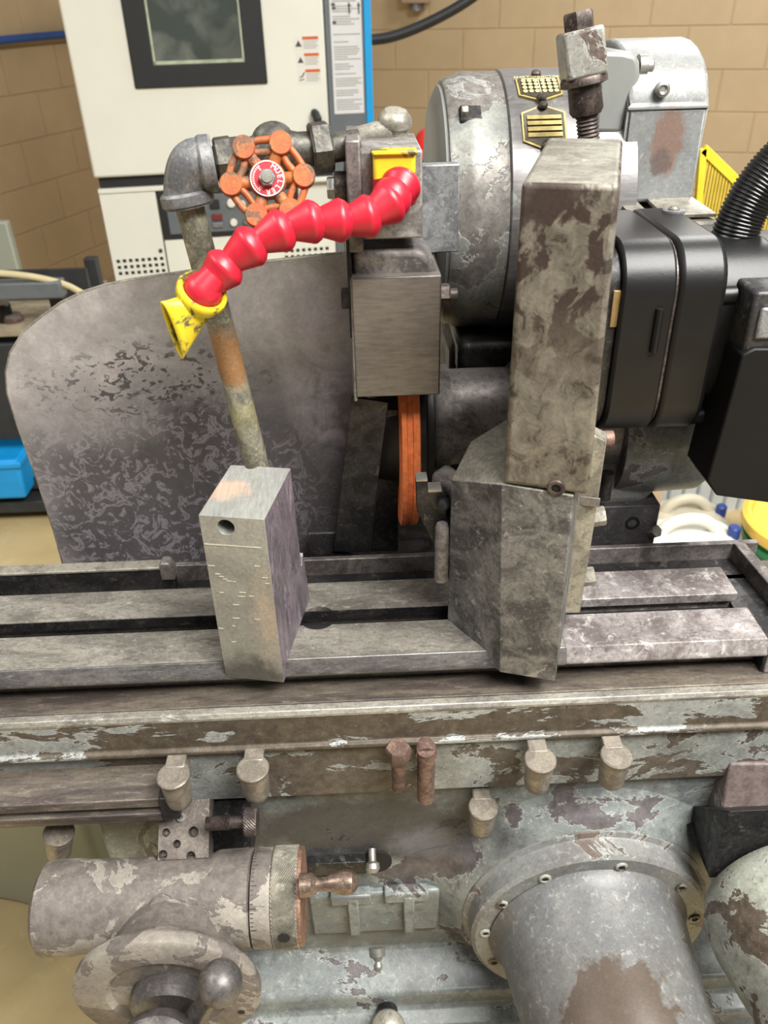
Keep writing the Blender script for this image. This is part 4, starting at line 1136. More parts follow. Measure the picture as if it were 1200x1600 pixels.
# ---- grinding wheel
WX0, WX1 = .0345, .0525; WY, WZ, WR = .762, .112, .111
gw = thing('abrasive_grinding_disc', 'thin orange grinding wheel seen edge-on under the guard', 'grinding wheel', (.043, WY, WZ - WR))
wm = MB(); wm.cur = 0
d = WX1 - WX0
wheel_o = MB().lathe([(.02, WX0), (WR - .003, WX0), (WR, WX0 + .001), (WR, WX0 + d * .30), (WR - .0022, WX0 + d * .34), (WR - .0022, WX0 + d * .60), (WR, WX0 + d * .64), (WR, WX1 - .001), (WR - .002, WX1), (.02, WX1)],
                     (0, WY, WZ), X, 96).build('abrasive_disc', 'orange_wheel', gw, smooth=30)
MB().lathe([(.02, WX0 - .028), (.062, WX0 - .028), (.068, WX0 - .02), (.07, WX0 - .0), (.02, WX0)], (0, WY, WZ), X, 64).build('clamp_flange', 'flange_dark', gw)
MB().lathe([(.02, WX1), (.098, WX1 + .0005), (.098, WX1 + .006), (.088, WX1 + .009), (.088, WX1 + .014), (.06, WX1 + .018), (.02, WX1 + .018)], (0, WY, WZ), X, 72).build('clamp_flange', 'flange_dark', gw)
MB().cyl((WX0 - .045, WY, WZ), X, .018, .02, 6).build('arbor_nut', 'dark_steel', gw)

# ---- wheel head (spindle housing, mounting)
wh = thing('spindle_unit', 'cast grinder spindle unit with round nose behind the column', 'spindle', (.22, WY, -.15))
MB().lathe([(.040, .0715), (.053, .0715), (.0545, .074), (.0545, .088), (.0505, .0885), (.0495, .092), (.0495, .150), (.056, .156), (.062, .17), (.062, .26), (.066, .275), (.07, .30), (.068, .345), (.060, .352), (.02, .352)],
           (0, WY, WZ), X, 64).build('spindle_housing', 'guard_worn', wh, smooth=40)
MB().lathe([(.066, 0), (.07, .03), (.068, .085), (.058, .10), (.03, .10)], (.255, WY - .012, WZ - .012), X, 56).build('end_casting', 'base', wh, smooth=45)
MB().hexa([(.20, .70, .03), (.29, .70, .03), (.29, .84, .03), (.20, .84, .03)], [(.19, .715, .10), (.335, .715, .10), (.335, .84, .10), (.19, .84, .10)]).build('casting_web', 'housing', wh, .012, 3)
MB().box((.10, .84, -.15), (.33, 1.05, .165)).build('column_casting', 'dark_steel', wh, .02, 3)
MB().box((.105, .815, .13), (.24, .93, .172)).build('motor_foot', 'dark_steel', wh, .008)
a = at(925, 793, y=.695); b = at(1020, 855, y=.695)
mb_ = MB().box((.20, .695, -.03), (b.x, .80, a.z)).build('mount_block', worn('grey_mount_steel', lin(96, 92, 94), lin(70, 67, 69), lin(124, 120, 120), 16, metal=.3), wh, .0012)
q = at(988, 817, y=.695)
s_ = MB().lathe([(.0075, -.002), (.0075, .001), (.005, .001), (.005, -.0005), (0, -.0005)], q, (0, -1, 0), 20).build('cap_screw', 'black_hole', mb_)
q = at(1027, 835, y=.69)
MB().hexnut(q + Vector((-.004, .01, -.004)), (.3, -.7, .6), .007, .012).build('hex_bolt', 'plate', mb_)
q = at(948, 752, y=.69); MB().cyl((q.x, .69, q.z - .02), (0, 0, 1), .006, .03, 14).build('stud', 'dark_steel', wh)
q = at(1100, 705, y=.72); MB().sphere(q, .022, 20, 12).build('drain_boss', 'rust', wh)

# ---- wheel guard
wg = thing('wheel_guard', 'boxy sheet-steel wheel guard above the orange wheel', 'wheel guard', (.032, .70, .02))
gx0, gx1 = -.0045, .0672; gf = .640
a = at(600, 433, y=gf); b = at(600, 620, y=gf)
gz1, gz0 = a.z, b.z
cov = MB().box((gx0, gf, gz0), (gx1, gf + .0025, gz1))
cov.box((gx1 - .0025, gf, gz0), (gx1, .72, gz1)); cov.box((gx0, gf, gz1 - .0025), (gx1, .70, gz1))
covo = cov.build('front_cover', 'guard', wg, .0012)
MB().hexa([(gx0 - .002, gf + .001, gz0 - .004), (gx0 + .001, gf + .001, gz0 - .004), (gx0 + .001, .80, gz0 - .03), (gx0 - .006, .80, gz0 - .03)],
          [(gx0 - .001, gf + .001, gz1 - .002), (gx0 + .001, gf + .001, gz1 - .002), (gx0 + .001, .80, gz1), (gx0 - .006, .80, gz1)]).build('side_cheek', 'guard_worn', wg, .0006)
dt = at(610, 377, y=.675).z
drum = MB().prism([(-.0035, gz0 + .02), (.066, gz0 + .02), (.066, dt - .022), (.062, dt - .010), (.053, dt - .002), (.045, dt), (-.0035, dt)], (0, .650, 0), (1, 0, 0), (0, 0, 1), (0, 1, 0), .24)
drum.build('guard_body', 'guard_worn', wg, .006, 3)
MB().box((-.0075, .648, gz0 + .05), (-.0035, .88, dt + .05)).build('back_strip', 'dark_steel', wg, .0008)
q = at(541, 467, y=.655); MB().box((q.x - .004, .650, q.z - .007), (q.x + .006, .664, q.z + .007)).build('square_bolt', 'dark_steel', wg, .001)
q = at(688, 461, y=.660)
bt = MB().hexnut((gx1, .66, q.z), (1, 0, 0), .0095, .009).build('hex_bolt', 'screw_dark', wg)
MB().cyl((gx1 + .008, .66, q.z), (1, 0, 0), .0052, .007, 14).build('bolt_end', 'screw_dark', bt)


def quadplate(name, pts, Ys, t, mat, parent):
    f_ = [at(p[0], p[1], y=Y_) for p, Y_ in zip(pts, Ys)]
    return MB().hexa(f_, [p + Vector((0, t, 0)) for p in f_]).build(name, mat, parent, .0008)


quadplate('inner_flap', ((521, 862), (576, 864), (607, 629), (549, 620)), (.684, .684, .650, .650), .004, 'dark_steel', wg)
quadplate('inner_flap', ((578, 862), (622, 862), (622, 640), (605, 640)), (.715, .715, .70, .70), .004, 'dark_steel', wg)
MB().box((-.012, .89, .02), (.075, .90, .30)).build('back_cover', 'dark_steel', wg)

# ---- splash plate
SY0, SY1 = .702, .722
pp_ = [(100, 888), (84, 830), (58, 750), (28, 668), (11, 615), (9, 582), (16, 552), (36, 520), (62, 498), (95, 474), (130, 457), (165, 446), (205, 438), (300, 424), (400, 411), (480, 402), (550, 395), (556, 870)]
shp = []
for p_ in pp_:
    n_ = Vector((-(SY1 - SY0), .32, 0)); q = onplane(p_[0], p_[1], (-.333, SY0, 0), n_); shp.append(q)
sh = MB().hexa(shp, [p + Vector((0, .003, 0)) for p in shp])
spl = thing('splash_plate', 'large stained grey splash plate with rounded corner', 'splash plate', (-.17, .71, -.03))
spo = sh.build('plate', 'shroud', spl, .0004)
ed = MB().tube([p + Vector((0, .0015, 0)) for p in shp[:-1]], .0016, 8).build('bright_edge', 'plate', spo)
MB().box((-.31, .703, -.06), (-.02, .73, -.024)).build('mounting_flange', 'dark_steel', spl, .002)
a = at(480, 832, y=.69); b = at(540, 823, y=.69)
MB().box((a.x, .688, -.02), (b.x, .702, a.z)).build('bracket', 'dark_steel', spl, .002)

# ---- coolant manifold and flat bar
mf = thing('coolant_manifold', 'square aluminium coolant manifold block above the wheel guard', 'manifold', (.03, .67, dt))
m0 = at(562, 237, y=.645); m1 = at(660, 372, y=.645)
MB().box((m0.x, .645, m1.z), (m1.x, .735, m0.z)).build('block', 'manifold', mf, .0016)
q0 = at(541, 205, y=.638)
MB().box((m0.x - .0105, .638, m1.z - .008), (m0.x + .0005, .72, q0.z - .006)).build('mount_strap', 'guard_worn', mf, .0016)
q = at(529, 295, y=.66)
bo = MB().hexnut((m0.x - .026, .665, q.z), (1, 0, 0), .0085, .010).build('hex_bolt', 'steel', mf)
MB().cyl((m0.x - .020, .665, q.z), (1, 0, 0), .012, .012, 20).build('washer', 'screw_dark', bo)
br_ = MB().box((m1.x - .002, .70, at(690, 395, y=.70).z), (at(718, 300, y=.70).x, .712, at(690, 257, y=.70).z)).build('flat_bar', 'galv', mf, .0012)
# brass elbow on top at the rear
q = at(612, 197, y=.72)
MB().tube([q + Vector((-.03, .0, -.010)), q + Vector((-.012, 0, -.006)), q + Vector((0, 0, -.004))], .010, 16).build('top_elbow', 'plate', mf)
MB().lathe([(.012, -.03), (.012, .004), (.0138, .005), (.0138, .010), (.0118, .013), (.009, .016), (0, .017)], q + Vector((.002, .004, -.004)), (.1, -.25, 1), 24).build('pipe_cap', 'plate', mf)

# ---- red segmented hose
HP = [(622, 300, .624), (596, 326, .612), (560, 342, .607), (516, 346, .602), (472, 350, .597), (425, 367, .591), (379, 394, .585), (340, 430, .579), (313, 462, .574)]
hp3 = [at(a_, b_, y=c_) for a_, b_, c_ in HP]
ho = thing('coolant_hose', 'red segmented flexible coolant hose with yellow nozzle', 'coolant hose', hp3[4] - Vector((0, 0, .03)))
fq = at(615, 258, y=.645)
MB().obox(fq + Vector((0, -.006, 0)), (.031, .014, .022)).build('yellow_fitting', 'yellow_plastic', ho, .0025, 3)
MB().obox(fq + Vector((0, -.007, .0105)), (.033, .017, .003)).build('fitting_rim', 'yellow_plastic', ho, .001)
MB().lathe([(.0165, 0), (.0165, .014), (.015, .018), (.012, .02)], fq + Vector((0, -.008, -.008)), (0.05, -.25, -1), 28).build('red_adapter', 'red_plastic', ho)
SEG = [(.0088, -.0150), (.0092, -.0120), (.0112, -.0080), (.0140, -.0010), (.0160, .0040), (.0166, .0050), (.0170, .0072), (.0166, .0082), (.0150, .0112), (.0122, .0138), (.0098, .0150), (.0090, .0165)]
for i in range(len(hp3) - 1):
    prev = hp3[i - 1] if i > 0 else fq + Vector((0, -.01, -.01))
    d_ = (prev - hp3[i + 1]).normalized()
    c_ = hp3[i]
    k_ = .86 if i == 0 else 1.0
    sg = MB().lathe([(r_ * (.90 if i else .88), h_ * 1.0) for r_, h_ in SEG], c_, d_, 36).build('hose_segment', 'red_plastic', ho, smooth=50)
    if i < len(hp3) - 2:
        mid = (c_ + hp3[i + 1]) / 2
        MB().sphere(mid, .0098, 24, 12, (hp3[i + 1] - c_)).build('ball_joint', 'red_plastic', sg)
MB().sphere(hp3[1] * .4 + hp3[0] * .6, .0150, 28, 16).build('ball_elbow', 'red_plastic', ho)
end = hp3[-1]; dend = (hp3[-1] - hp3[-2]).normalized()
nax = Vector((-.50, .42, -.75)).normalized()
MB().sphere(end - nax * .0045, .0138, 28, 16).build('end_ball', 'red_plastic', ho, smooth=60)
MB().tube([end - nax * .008, end - nax * .008 - dend * .012], [.0115, .0095], 24).build('end_neck', 'red_plastic', ho)
nz = MB().lathe([(.0145, -.001), (.0145, -.0060), (.0160, -.0074), (.0180, -.0060), (.0184, -.002), (.0172, .003), (.0140, .008), (.0095, .012), (0, .013)], end, nax, 36)
nzo = nz.build('nozzle_ring', 'yellow_plastic', ho, smooth=50)
ns = at(303, 482, y=.572); fa, fb_ = at(252, 471, y=.552), at(285, 561, y=.562)
fdir = (fa - fb_).normalized(); fmid = (fa + fb_) / 2; fax = (fmid - ns).normalized(); fth = fdir.cross(fax).normalized(); fside = fax.cross(fth)
lo = []; NL = 28; LV = 7
for l_ in range(LV + 1):
    t_ = l_ / LV; c_ = ns.lerp(fmid, t_); hw_ = .0125 + ((fa - fb_).length / 2 - .0125) * t_ ** 1.1; ht_ = .0115 + (.0045 - .0115) * t_
    dd = fside.lerp(fdir if fside.dot(fdir) > 0 else -fdir, t_).normalized()
    for k in range(NL):
        A_ = 2 * PI * k / NL; lo.append(c_ + dd * math.cos(A_) * hw_ + fth * math.copysign(abs(math.sin(A_)) ** .8, math.sin(A_)) * ht_)
fs = [(l_ * NL + k, l_ * NL + (k + 1) % NL, (l_ + 1) * NL + (k + 1) % NL, (l_ + 1) * NL + k) for l_ in range(LV) for k in range(NL)]
fo = MB().add(lo, fs).build('fan_nozzle', 'yellow_plastic', nzo, smooth=50)
md = fo.modifiers.new('wall', 'SOLIDIFY'); md.thickness = .0014; md.offset = -1

# ---- coolant pipe with gate valve
cp = thing('coolant_pipe', 'grey coolant pipe with elbow and orange handwheel valve', 'pipe', (-.09, .65, 0))
L0_ = at(541, 228, y=.672); L1_ = at(338, 254, y=.655); dL = (L1_ - L0_).normalized()
EL = at(300, 262, y=.652)
MB().tube([L0_ - dL * .01, L0_ + dL * .034], .0108, 24).build('nipple', 'pipe_dark', cp)
thr = MB(); pr_ = []; s = 0
for i in range(8): pr_ += [(.0113, .020 + i * .0013), (.0102, .0206 + i * .0013)]
thr.lathe(pr_, L0_, dL, 24).build('pipe_thread', 'pipe_dark', cp, smooth=15)
vb_ = at(428, 240, y=.664)
vbd = cp
VB = MB().lathe([(.0155, -.042), (.0155, -.030), (.0125, -.029), (.013, -.02), (.0165, -.008), (.0175, 0), (.0165, .008), (.013, .018), (.0125, .024), (.0150, .025), (.0150, .036)], vb_, dL, 24)
VBo = VB.build('valve_body', 'pipe_dark', cp, smooth=40)
MB().hexnut(vb_ - dL * .044, dL, .0195, .016).build('hex_end', 'pipe_dark', VBo)
MB().hexnut(vb_ + dL * .030, dL, .0175, .014).build('hex_end', 'pipe_dark', VBo)
MB().sphere(vb_ + Vector((0, 0, .010)), .0125, 20, 12, dL, 1.25).build('valve_hump', 'pipe_dark', VBo)
pr_ = []
for i in range(9): pr_ += [(.0118, i * .0014), (.0106, .0007 + i * .0014)]
lt = at(360, 251, y=.656)
MB().lathe(pr_, lt, dL, 24).build('pipe_thread', 'pipe_dark', cp, smooth=15)
# elbow
e0 = at(333, 254, y=.655); eb = at(296, 322, y=.654)
dn = (at(398, 720, y=.645) - eb).normalized()
ec = [e0, e0 + dL * .006] + bez(e0 + dL * .008, EL + Vector((.004, 0, .006)), EL + Vector((-.003, 0, .004)), eb - dn * .010, 12) + [eb - dn * .006, eb]
elb = MB().tube(ec, [.0188, .0188] + [.0168] * 13 + [.0188, .0188], 28).build('elbow', 'elbow', cp, smooth=50)
MB().lathe([(.0185, 0), (.0200, .002), (.0200, .009), (.0185, .011)], e0 - dL * .001, dL, 28).build('elbow_band', 'elbow', elb)
MB().lathe([(.0185, -.011), (.0202, -.009), (.0202, -.002), (.0180, .0)], eb, dn, 28).build('elbow_band', 'elbow', elb)
pe = at(400, 722, y=.645); pe2 = pe + dn * .10
MB().tube([eb - dn * .004, (eb + pe) / 2, pe2], .0110, 28).build('downpipe', 'pipe', cp)
# handwheel
hc = at(418, 281, y=.608); hn = Vector((0.08, -.93, .36)).normalized()
hu = Vector((1, 0, 0)); hu = (hu - hn * hu.dot(hn)).normalized(); hv = hn.cross(hu)
MB().tube([vb_, hc + hn * .003], .0065, 16).build('stem', 'pipe_dark', cp)
hwl = MB(); RL = .0256
an = [math.radians(a_) for a_ in (4, 66, 126, 187, 249, 305)]
pos = [hc + (hu * math.cos(a_) + hv * math.sin(a_)) * RL for a_ in an]
hwl.lathe([(.013, -.004), (.0135, 0), (.0125, .0035), (.0, .0035)], hc, hn, 32)
for i in range(6):
    p = pos[i]; q = pos[(i + 1) % 6]
    hwl.lathe([(.0055, -.004), (.0080, -.0035), (.0080, .0044), (.0074, .0052), (0, .0052)], p, hn, 24)
    rad = (p - hc).normalized()
    hwl.tube([hc + rad * .009 - hn * .002, hc + rad * .020 - hn * .0005], [.0046, .0046], 12)
    for off in (.0036, -.0036):
        o1 = (p - hc).normalized() * off * 1.0; o2 = (q - hc).normalized() * off * 1.0
        mid = (p + q) / 2 + ((p + q) / 2 - hc).normalized() * (off * 1.15)
        hwl.tube([p + o1, mid, q + o2], .0026, 10)
hwo = hwl.build('handwheel', 'valve', cp, smooth=50)
MB().lathe([(.0118, .0035), (.0118, .0046), (0, .0046)], hc, hn, 40).build('tag', 'valve_red', hwo)
MB().lathe([(.0112, .0046), (.0118, .0047), (.0118, .0050), (.0112, .0050), (.0112, .0046)], hc, hn, 40).build('tag_rim', 'white', hwo)
txt = MB()
word = 'MUELLER'
for i, ch in enumerate(word):
    a_ = math.radians(58 - i * 24.5); rad = hu * math.cos(a_) + hv * math.sin(a_); tan_ = -hu * -math.sin(a_) - hv * math.cos(a_)
    text_geo(txt, ch, .0050, hc + rad * .0088 + hn * .0047, tan_, rad, hn, .0002)
for i, ch in enumerate('S<->O'):
    a_ = math.radians(128 + i * 26); rad = hu * math.cos(a_) + hv * math.sin(a_); tan_ = hu * -math.sin(a_) + hv * math.cos(a_)
    if ch in 'SO': text_geo(txt, ch, .0030, hc + rad * .0078 + hn * .0047, -tan_, rad, hn, .0002)
for i in range(14):
    a_ = math.radians(124 + i * 8.4); rad = hu * math.cos(a_) + hv * math.sin(a_); tan_ = hu * -math.sin(a_) + hv * math.cos(a_)
    txt.obox(hc + rad * .0097 + hn * .0048, (.0006, .0012, .0002), (tan_, rad, hn))
txt.build('tag_lettering', 'white', hwo, smooth=0)
MB().hexnut(hc + hn * .0046, hn, .0060, .005).build('centre_nut', 'galv', hwo)
MB().lathe([(.0042, .0096), (.0038, .0112), (0, .0114)], hc, hn, 20).build('stem_end', 'plate', hwo)

# ---- electric motor
MY, MZ, MR = .905, .292, .128
mt = thing('electric_motor', 'round grey electric motor with two small nameplates', 'motor', (.17, MY, MZ - MR))
mx = lambda px_, r=MR: at(px_, 300, y=MY - r * .9).x
xs = mx(797); xe = .262
MB().lathe([(0, mx(690)), (MR * .80, mx(690)), (MR * .90, mx(700)), (MR * .905, mx(705)), (MR * .86, mx(707))], (0, MY, MZ), X, 72).build('end_plate', 'grey_paint', mt, smooth=40)
bellcut = MB()
for ang in (62, 118, 10):
    A_ = math.radians(ang); c_ = Vector((mx(722), MY - math.sin(A_ - PI / 2 + .0) * 0, 0))
MB().lathe([(MR * .86, mx(704)), (MR * .93, mx(706)), (MR * .955, mx(712)), (MR * .96, mx(722)), (MR * .985, mx(732)), (MR * .99, mx(745)), (MR * .985, xs - .004), (MR * .99, xs - .001), (MR * .98, xs)], (0, MY, MZ), X, 80).build('end_bell', 'motor', mt, smooth=40)
MB().lathe([(MR * .985, xs), (MR * 1.0, xs + .0015), (MR, xe), (MR * .9, xe + .005)], (0, MY, MZ), X, 80).build('shell', worn('satin_motor_shell', lin(126, 123, 122), lin(102, 99, 98), lin(142, 146, 138), 10, (.42, .6), (.58, .62), .5, (.3, .45), bump=.1, brush=(.1, 1, 1), mott=.4), mt, smooth=40)


def cyl_hit(px_, py_, r):
    d_ = ray(px_, py_).normalized(); oy, oz = CAM.y - MY, CAM.z - MZ
    A_ = d_.y ** 2 + d_.z ** 2; B_ = 2 * (oy * d_.y + oz * d_.z); C_ = oy * oy + oz * oz - r * r
    D_ = B_ * B_ - 4 * A_ * C_
    if D_ < 0: D_ = 0
    t = (-B_ - math.sqrt(D_)) / (2 * A_); p = CAM + d_ * t
    return p.x, math.atan2(p.z - MZ, -(p.y - MY))


def cyl_pt(x, a_, r): return Vector((x, MY - math.cos(a_) * r, MZ + math.sin(a_) * r))


def cyl_patch(mb, poly, r0, r1):
    """thin polygon (x, angle) wrapped on the motor"""
    return mb.hexa([cyl_pt(x, a_, r0) for x, a_ in poly], [cyl_pt(x, a_, r1) for x, a_ in poly])


def hexplate(pxc, name_, lines):
    pts_ = [cyl_hit(a_, b_, MR + .001) for a_, b_ in pxc]
    cx = sum(p[0] for p in pts_) / len(pts_); ca_ = sum(p[1] for p in pts_) / len(pts_)
    hw = (max(p[0] for p in pts_) - min(p[0] for p in pts_)) / 2; ha = (max(p[1] for p in pts_) - min(p[1] for p in pts_)) / 2
    sh_ = lambda k: [(cx + hw * k * u_, ca_ + ha * k * v_) for u_, v_ in ((-.93, .62), (0, 1), (.93, .62), (.93, -.62), (0, -1), (-.93, -.62))]
    po_ = cyl_patch(MB(), sh_(1.0), MR - .002, MR + .0022).build('nameplate', 'brass', mt)
    cyl_patch(MB(), sh_(.90), MR, MR + .0028).build('plate_field', 'plate_dark', po_)
    if lines == 'bars':
        b_ = MB()
        for k in range(4):
            v0 = .44 - k * .25
            cyl_patch(b_, [(cx - hw * .72, ca_ + ha * v0), (cx + hw * .72, ca_ + ha * v0), (cx + hw * .72, ca_ + ha * (v0 - .17)), (cx - hw * .72, ca_ + ha * (v0 - .17))], MR, MR + .0034)
        b_.build('blank_lines', 'brass', po_, smooth=0)
    else:
        b_ = MB(); rr = MR + .0031
        for row in range(4):
            for col_ in range(6):
                x_ = cx + hw * (-.62 + col_ * .25 + (.04 if col_ > 2 else -.02)); a2 = ca_ + ha * (.28 - row * .24)
                nn_ = Vector((0, -math.cos(a2), math.sin(a2))); p_ = cyl_pt(x_, a2, rr)
                b_.lathe([(.0022, 0), (.0022, .0003), (.0012, .0003), (.0012, 0)], p_, nn_, 10)
        cyl_patch(b_, [(cx - .0004, ca_ + ha * .4), (cx + .0004, ca_ + ha * .4), (cx + .0004, ca_ - ha * .55), (cx - .0004, ca_ - ha * .55)], MR, rr + .0003)
        a2 = ca_ + ha * .60; nn_ = Vector((0, -math.cos(a2), math.sin(a2))); tv = Vector((0, math.sin(a2), math.cos(a2)))
        text_geo(b_, 'STAR CONNECTION', .0048, cyl_pt(cx, a2, rr), X, tv, nn_, .0002)
        a2 = ca_ + ha * .45; nn_ = Vector((0, -math.cos(a2), math.sin(a2))); tv = Vector((0, math.sin(a2), math.cos(a2)))
        for k in range(26): b_.obox(cyl_pt(cx + hw * (-.68 + k * .055), a2, rr + .0001), (.0012, .0016, .0002), (X, tv, nn_))
        b_.build('plate_print', plain('plate_print', lin(226, 214, 150), .4, .2, .05), po_, smooth=0)
    for v_ in (.88, -.86):
        a2 = ca_ + ha * v_; nn_ = Vector((0, -math.cos(a2), math.sin(a2)))
        MB().lathe([(.0045, 0), (.0045, .003), (.003, .0045), (0, .005)], cyl_pt(cx, a2, MR + .002), nn_, 14).build('plate_screw', 'screw_dark', po_)


hexplate([(802, 130), (840, 117), (873, 122), (880, 145), (846, 158), (810, 150)], 'a', 'circles')
hexplate([(812, 178), (848, 165), (884, 176), (890, 218), (850, 236), (817, 222)], 'b', 'bars')
for (px_, py_) in ((737, 180),):
    x_, a_ = cyl_hit(px_, py_, MR * .96); nn_ = Vector((-.5, -math.cos(a_), math.sin(a_))).normalized()
    pk = MB().obox(cyl_pt(x_, a_, MR * .935), (.024, .022, .014), (X, Vector((0, math.sin(a_), math.cos(a_))), Vector((0, -math.cos(a_), math.sin(a_))))).build('bolt_pocket', 'dark_steel', mt, .004)
    MB().hexnut(cyl_pt(x_ - .004, a_, MR * 1.0), (-1, 0, 0), .005, .006).build('through_bolt', 'plate', pk)

# ---- motor bracket lug and tension screw
bk = thing('motor_bracket', 'grey cast bracket lug between the motor and belt guard', 'bracket', (.26, .84, .30))
b0 = at(940, 200, y=.80); b1 = at(1003, 90, y=.80)
lp_ = [at(*p, y=.805) for p in ((926, 210), (938, 84), (948, 78), (975, 79), (994, 84), (1001, 96), (1002, 120), (988, 150), (972, 210))]
MB().hexa(lp_, [p + Vector((0, .06, 0)) for p in lp_]).build('lug', 'grey_paint', bk, .005, 3)
q = at(1003, 104, y=.82)
MB().lathe([(.010, 0), (.010, .007), (.0075, .008), (.0075, .012), (.005, .014), (0, .014)], q - X * .004, X, 20).build('pivot_pin', 'steel', bk)
MB().box((.235, .81, at(940, 245, y=.81).z), (.262, .90, at(940, 196, y=.81).z)).build('foot', 'grey_paint', bk, .004)
ts = thing('tension_screw', 'dark threaded tension screw with square head above the column', 'screw', at(912, 215, y=.765))
t0 = at(908, 78, y=.77); t1 = at(921, 230, y=.765); td = (t1 - t0).normalized()
MB().hexnut(t0 - td * .028, td, .013, .016).build('hex_head', 'screw_dark', ts)
MB().obox(t0 + td * .003, (.034, .034, .036), basis(td, (0, 1, 0))[0:2] + (td,)).build('square_block', peel('chipped_block_paint', lin(146, 146, 138), lin(132, 132, 125), lin(78, 66, 60), lin(100, 88, 80), 26, .43), ts, .003)
MB().lathe([(.019, .020), (.020, .022), (.020, .026), (.014, .028), (.0145, .046), (.012, .050)], t0, td, 24).build('collar', 'screw_dark', ts)
pr_ = []
for i in range(34): pr_ += [(.0098, .048 + i * .0031), (.0085, .0495 + i * .0031)]
MB().lathe(pr_, t0, td, 24).build('threaded_rod', 'screw_dark', ts, smooth=15)

# ---- belt guard
bg = thing('belt_guard', 'tall grey rounded sheet-metal belt guard', 'belt guard', (.29, .9, .28))
GX0, GX1 = at(977, 200, y=.80).x, at(1101, 200, y=.80).x
zt1 = at(1040, 128, y=.80).z; zb1 = at(1040, 316, y=.80).z
ztop = zt1
prf = [(.80, zb1), (.80, zt1 - .02)]
cyy, rad_ = .885, .085
top_z = at(1040, 62, y=.88).z
for i in range(0, 13):
    A_ = PI * i / 12
    prf.append((cyy - rad_ * math.cos(A_), zt1 - .02 + (top_z - zt1 + .022) * math.sin(A_)))
prf += [(.97, zb1)]
cv = MB().prism_x(prf, GX0, GX1).build('cover', 'beltguard', bg, .004, 3)
q = at(1034, 140, y=.80); MB().lathe([(.0065, -.001), (.0065, .003), (.004, .0045), (.002, .003), (0, .003)], q, (0, -1, .1), 18).build('cover_screw', 'steel', cv)
MB().box((GX0, .7985, zt1 - .0215), (GX1, .801, zt1 - .0200)).build('seam', 'grey_paint', cv)
z0f = zb1 + .001
MB().hexa([(GX0, .745, z0f - .004), (at(1040, 350, z=z0f).x, .745, z0f - .004), (at(1040, 350, z=z0f).x, .80, z0f), (GX0, .80, z0f)],
          [(GX0, .745, z0f - .001), (at(1040, 350, z=z0f).x, .745, z0f - .001), (at(1040, 350, z=z0f).x, .80, z0f + .003), (GX0, .80, z0f + .003)]).build('foot_tab', 'plate', bg, .0004)
MB().hexa([(at(1062, 350, z=z0f).x, .748, z0f - .004), (GX1 + .004, .748, z0f - .004), (GX1, .80, z0f), (at(1062, 350, z=z0f).x, .80, z0f)],
          [(at(1062, 350, z=z0f).x, .748, z0f - .001), (GX1 + .004, .748, z0f - .001), (GX1, .80, z0f + .003), (at(1062, 350, z=z0f).x, .80, z0f + .003)]).build('foot_tab', 'plate', bg, .0004)
q = at(1052, 333, z=z0f + .002)
ws = MB().lathe([(.005, 0), (.0098, 0), (.0098, .003), (.005, .003), (.005, .0)], q, (0, 0, 1), 24).build('washer', 'galv', bg)
MB().lathe([(.005, 0), (.0048, .004), (.003, .006), (0, .006)], q, (0, 0, 1), 16).build('bolt_head', 'plate', ws)
MB().box((GX0 - .005, .735, z0f - .035), (GX1 + .006, .97, z0f - .006)).build('base_ledge', 'plate', bg, .003)

# ---- black gear motor
gm = thing('gear_motor', 'black gear motor bolted on beside the steel column', 'gear motor', (.27, .70, .14))
GC = Vector((0, .705, .232)); hh = .083


def rsq(h, r, n=8):
    o = []
    for cx_, cy_, s0_ in ((h - r, h - r, 0), (-h + r, h - r, 90), (-h + r, -h + r, 180), (h - r, -h + r, 270)):
        for i in range(n + 1):
            A_ = math.radians(s0_ + 90 * i / n); o.append((GC.y + cx_ + r * math.cos(A_), GC.z + cy_ + r * math.sin(A_)))
    return o


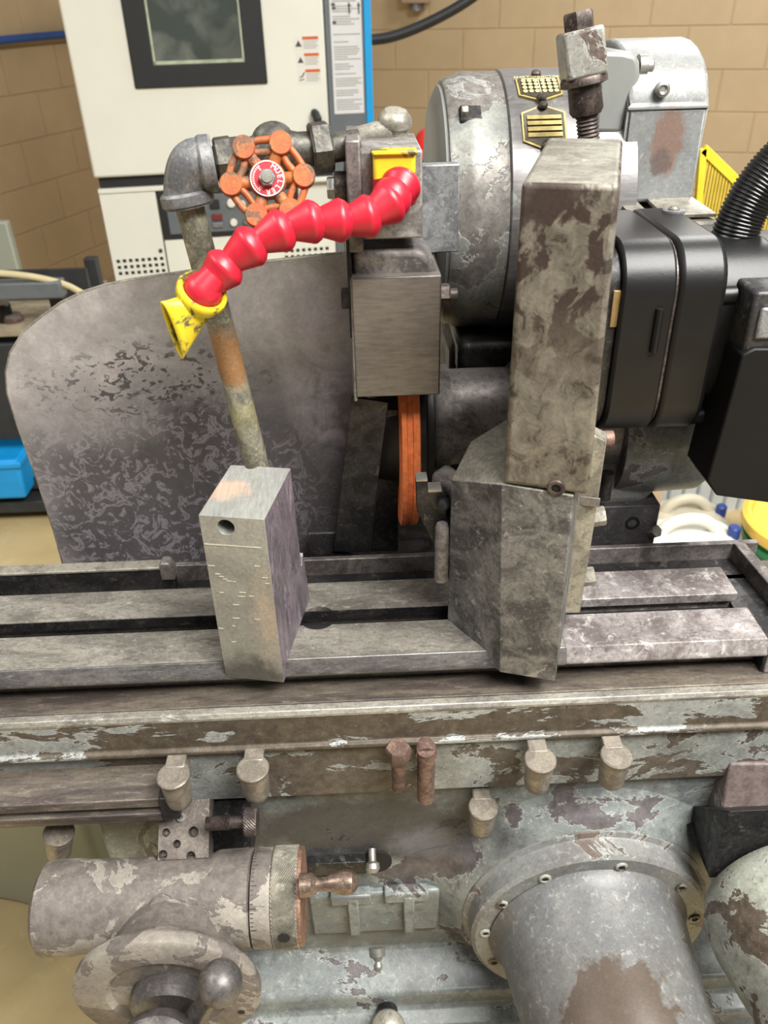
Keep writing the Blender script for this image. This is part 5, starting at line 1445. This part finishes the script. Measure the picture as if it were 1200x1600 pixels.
g0 = .2085; g1 = .252; g2 = .292; g3 = .345
MB().prism_x(rsq(hh, .036), g0, g1 - .0006).build('gear_cover', 'black_paint', gm, .0025, 2)
MB().prism_x(rsq(hh + .0005, .036), g1 + .0006, g2).build('gear_flange', 'black_paint', gm, .005, 3)
MB().prism_x(rsq(hh - .0022, .036), g1 - .002, g1 + .002).build('gasket', 'screw_dark', gm)
MB().prism_x(rsq(hh - .010, .05), g2 - .002, g3).build('motor_barrel', 'black_paint', gm, .004, 3)
MB().prism_x(rsq(hh - .014, .055), g3, g3 + .06).build('motor_tail', 'black_top', gm, .004, 3)
for (dy, dz) in ((-.068, .040), (-.062, -.070)):
    MB().cyl((g2 - .001, GC.y + dy, GC.z + dz), X, .0075, .014, 18).build('cap_screw', 'black_paint', gm)
rib = MB()
MB().tube([(g1 - .012, GC.y - hh - .0005, GC.z + .036), (g1 - .012, GC.y - hh - .001, GC.z + .01), (g1 - .012, GC.y - hh - .0005, GC.z - .0)], .0035, 10).build('cast_rib', 'black_paint', gm)
MB().box((g0 - .006, GC.y - hh + .004, GC.z + .02), (g0, GC.y - hh + .03, GC.z + .050)).build('brass_shim', plain('dull_brass', lin(140, 116, 76), .5, .3), gm, .0006)
MB().prism_x(rsq(hh - .006, .03), g0 - .010, g0).build('adapter_plate', 'dark_steel', gm, .001)
# terminal box
tq = [at(*p, y=.60) for p in ((1160, 555), (1148, 600), (1105, 752), (1120, 775), (1230, 790), (1240, 545), (1180, 545))]
MB().hexa(tq, [p + Vector((0, .05, 0)) for p in tq]).build('terminal_box', 'black_box', gm, .0016)
a = at(1176, 452, y=.612); b = at(1215, 545, y=.612)
MB().box((a.x, .605, b.z - .004), (b.x + .03, .66, a.z)).build('clip_plate', 'black_top', gm, .003)
MB().box((a.x + .006, .602, b.z + .012), (a.x + .03, .606, a.z - .012)).build('clip_face', 'galv', gm, .002)
cdn = thing('corrugated_conduit', 'black corrugated cable conduit rising from the gear motor', 'conduit', at(1142, 392, y=.70))
pth = bez(at(1138, 410, y=.70), at(1150, 340, y=.70), at(1180, 285, y=.70), at(1240, 235, y=.70), 132)
MB().tube(pth, [.0182 + (.0013 if (i % 4) < 2 else 0) for i in range(len(pth))], 24).build('hose', 'conduit', cdn, smooth=60)
q = at(1136, 400, y=.70); MB().cyl((q.x, .70, q.z - .03), (0, 0, 1), .021, .03, 24).build('gland', 'conduit', cdn)
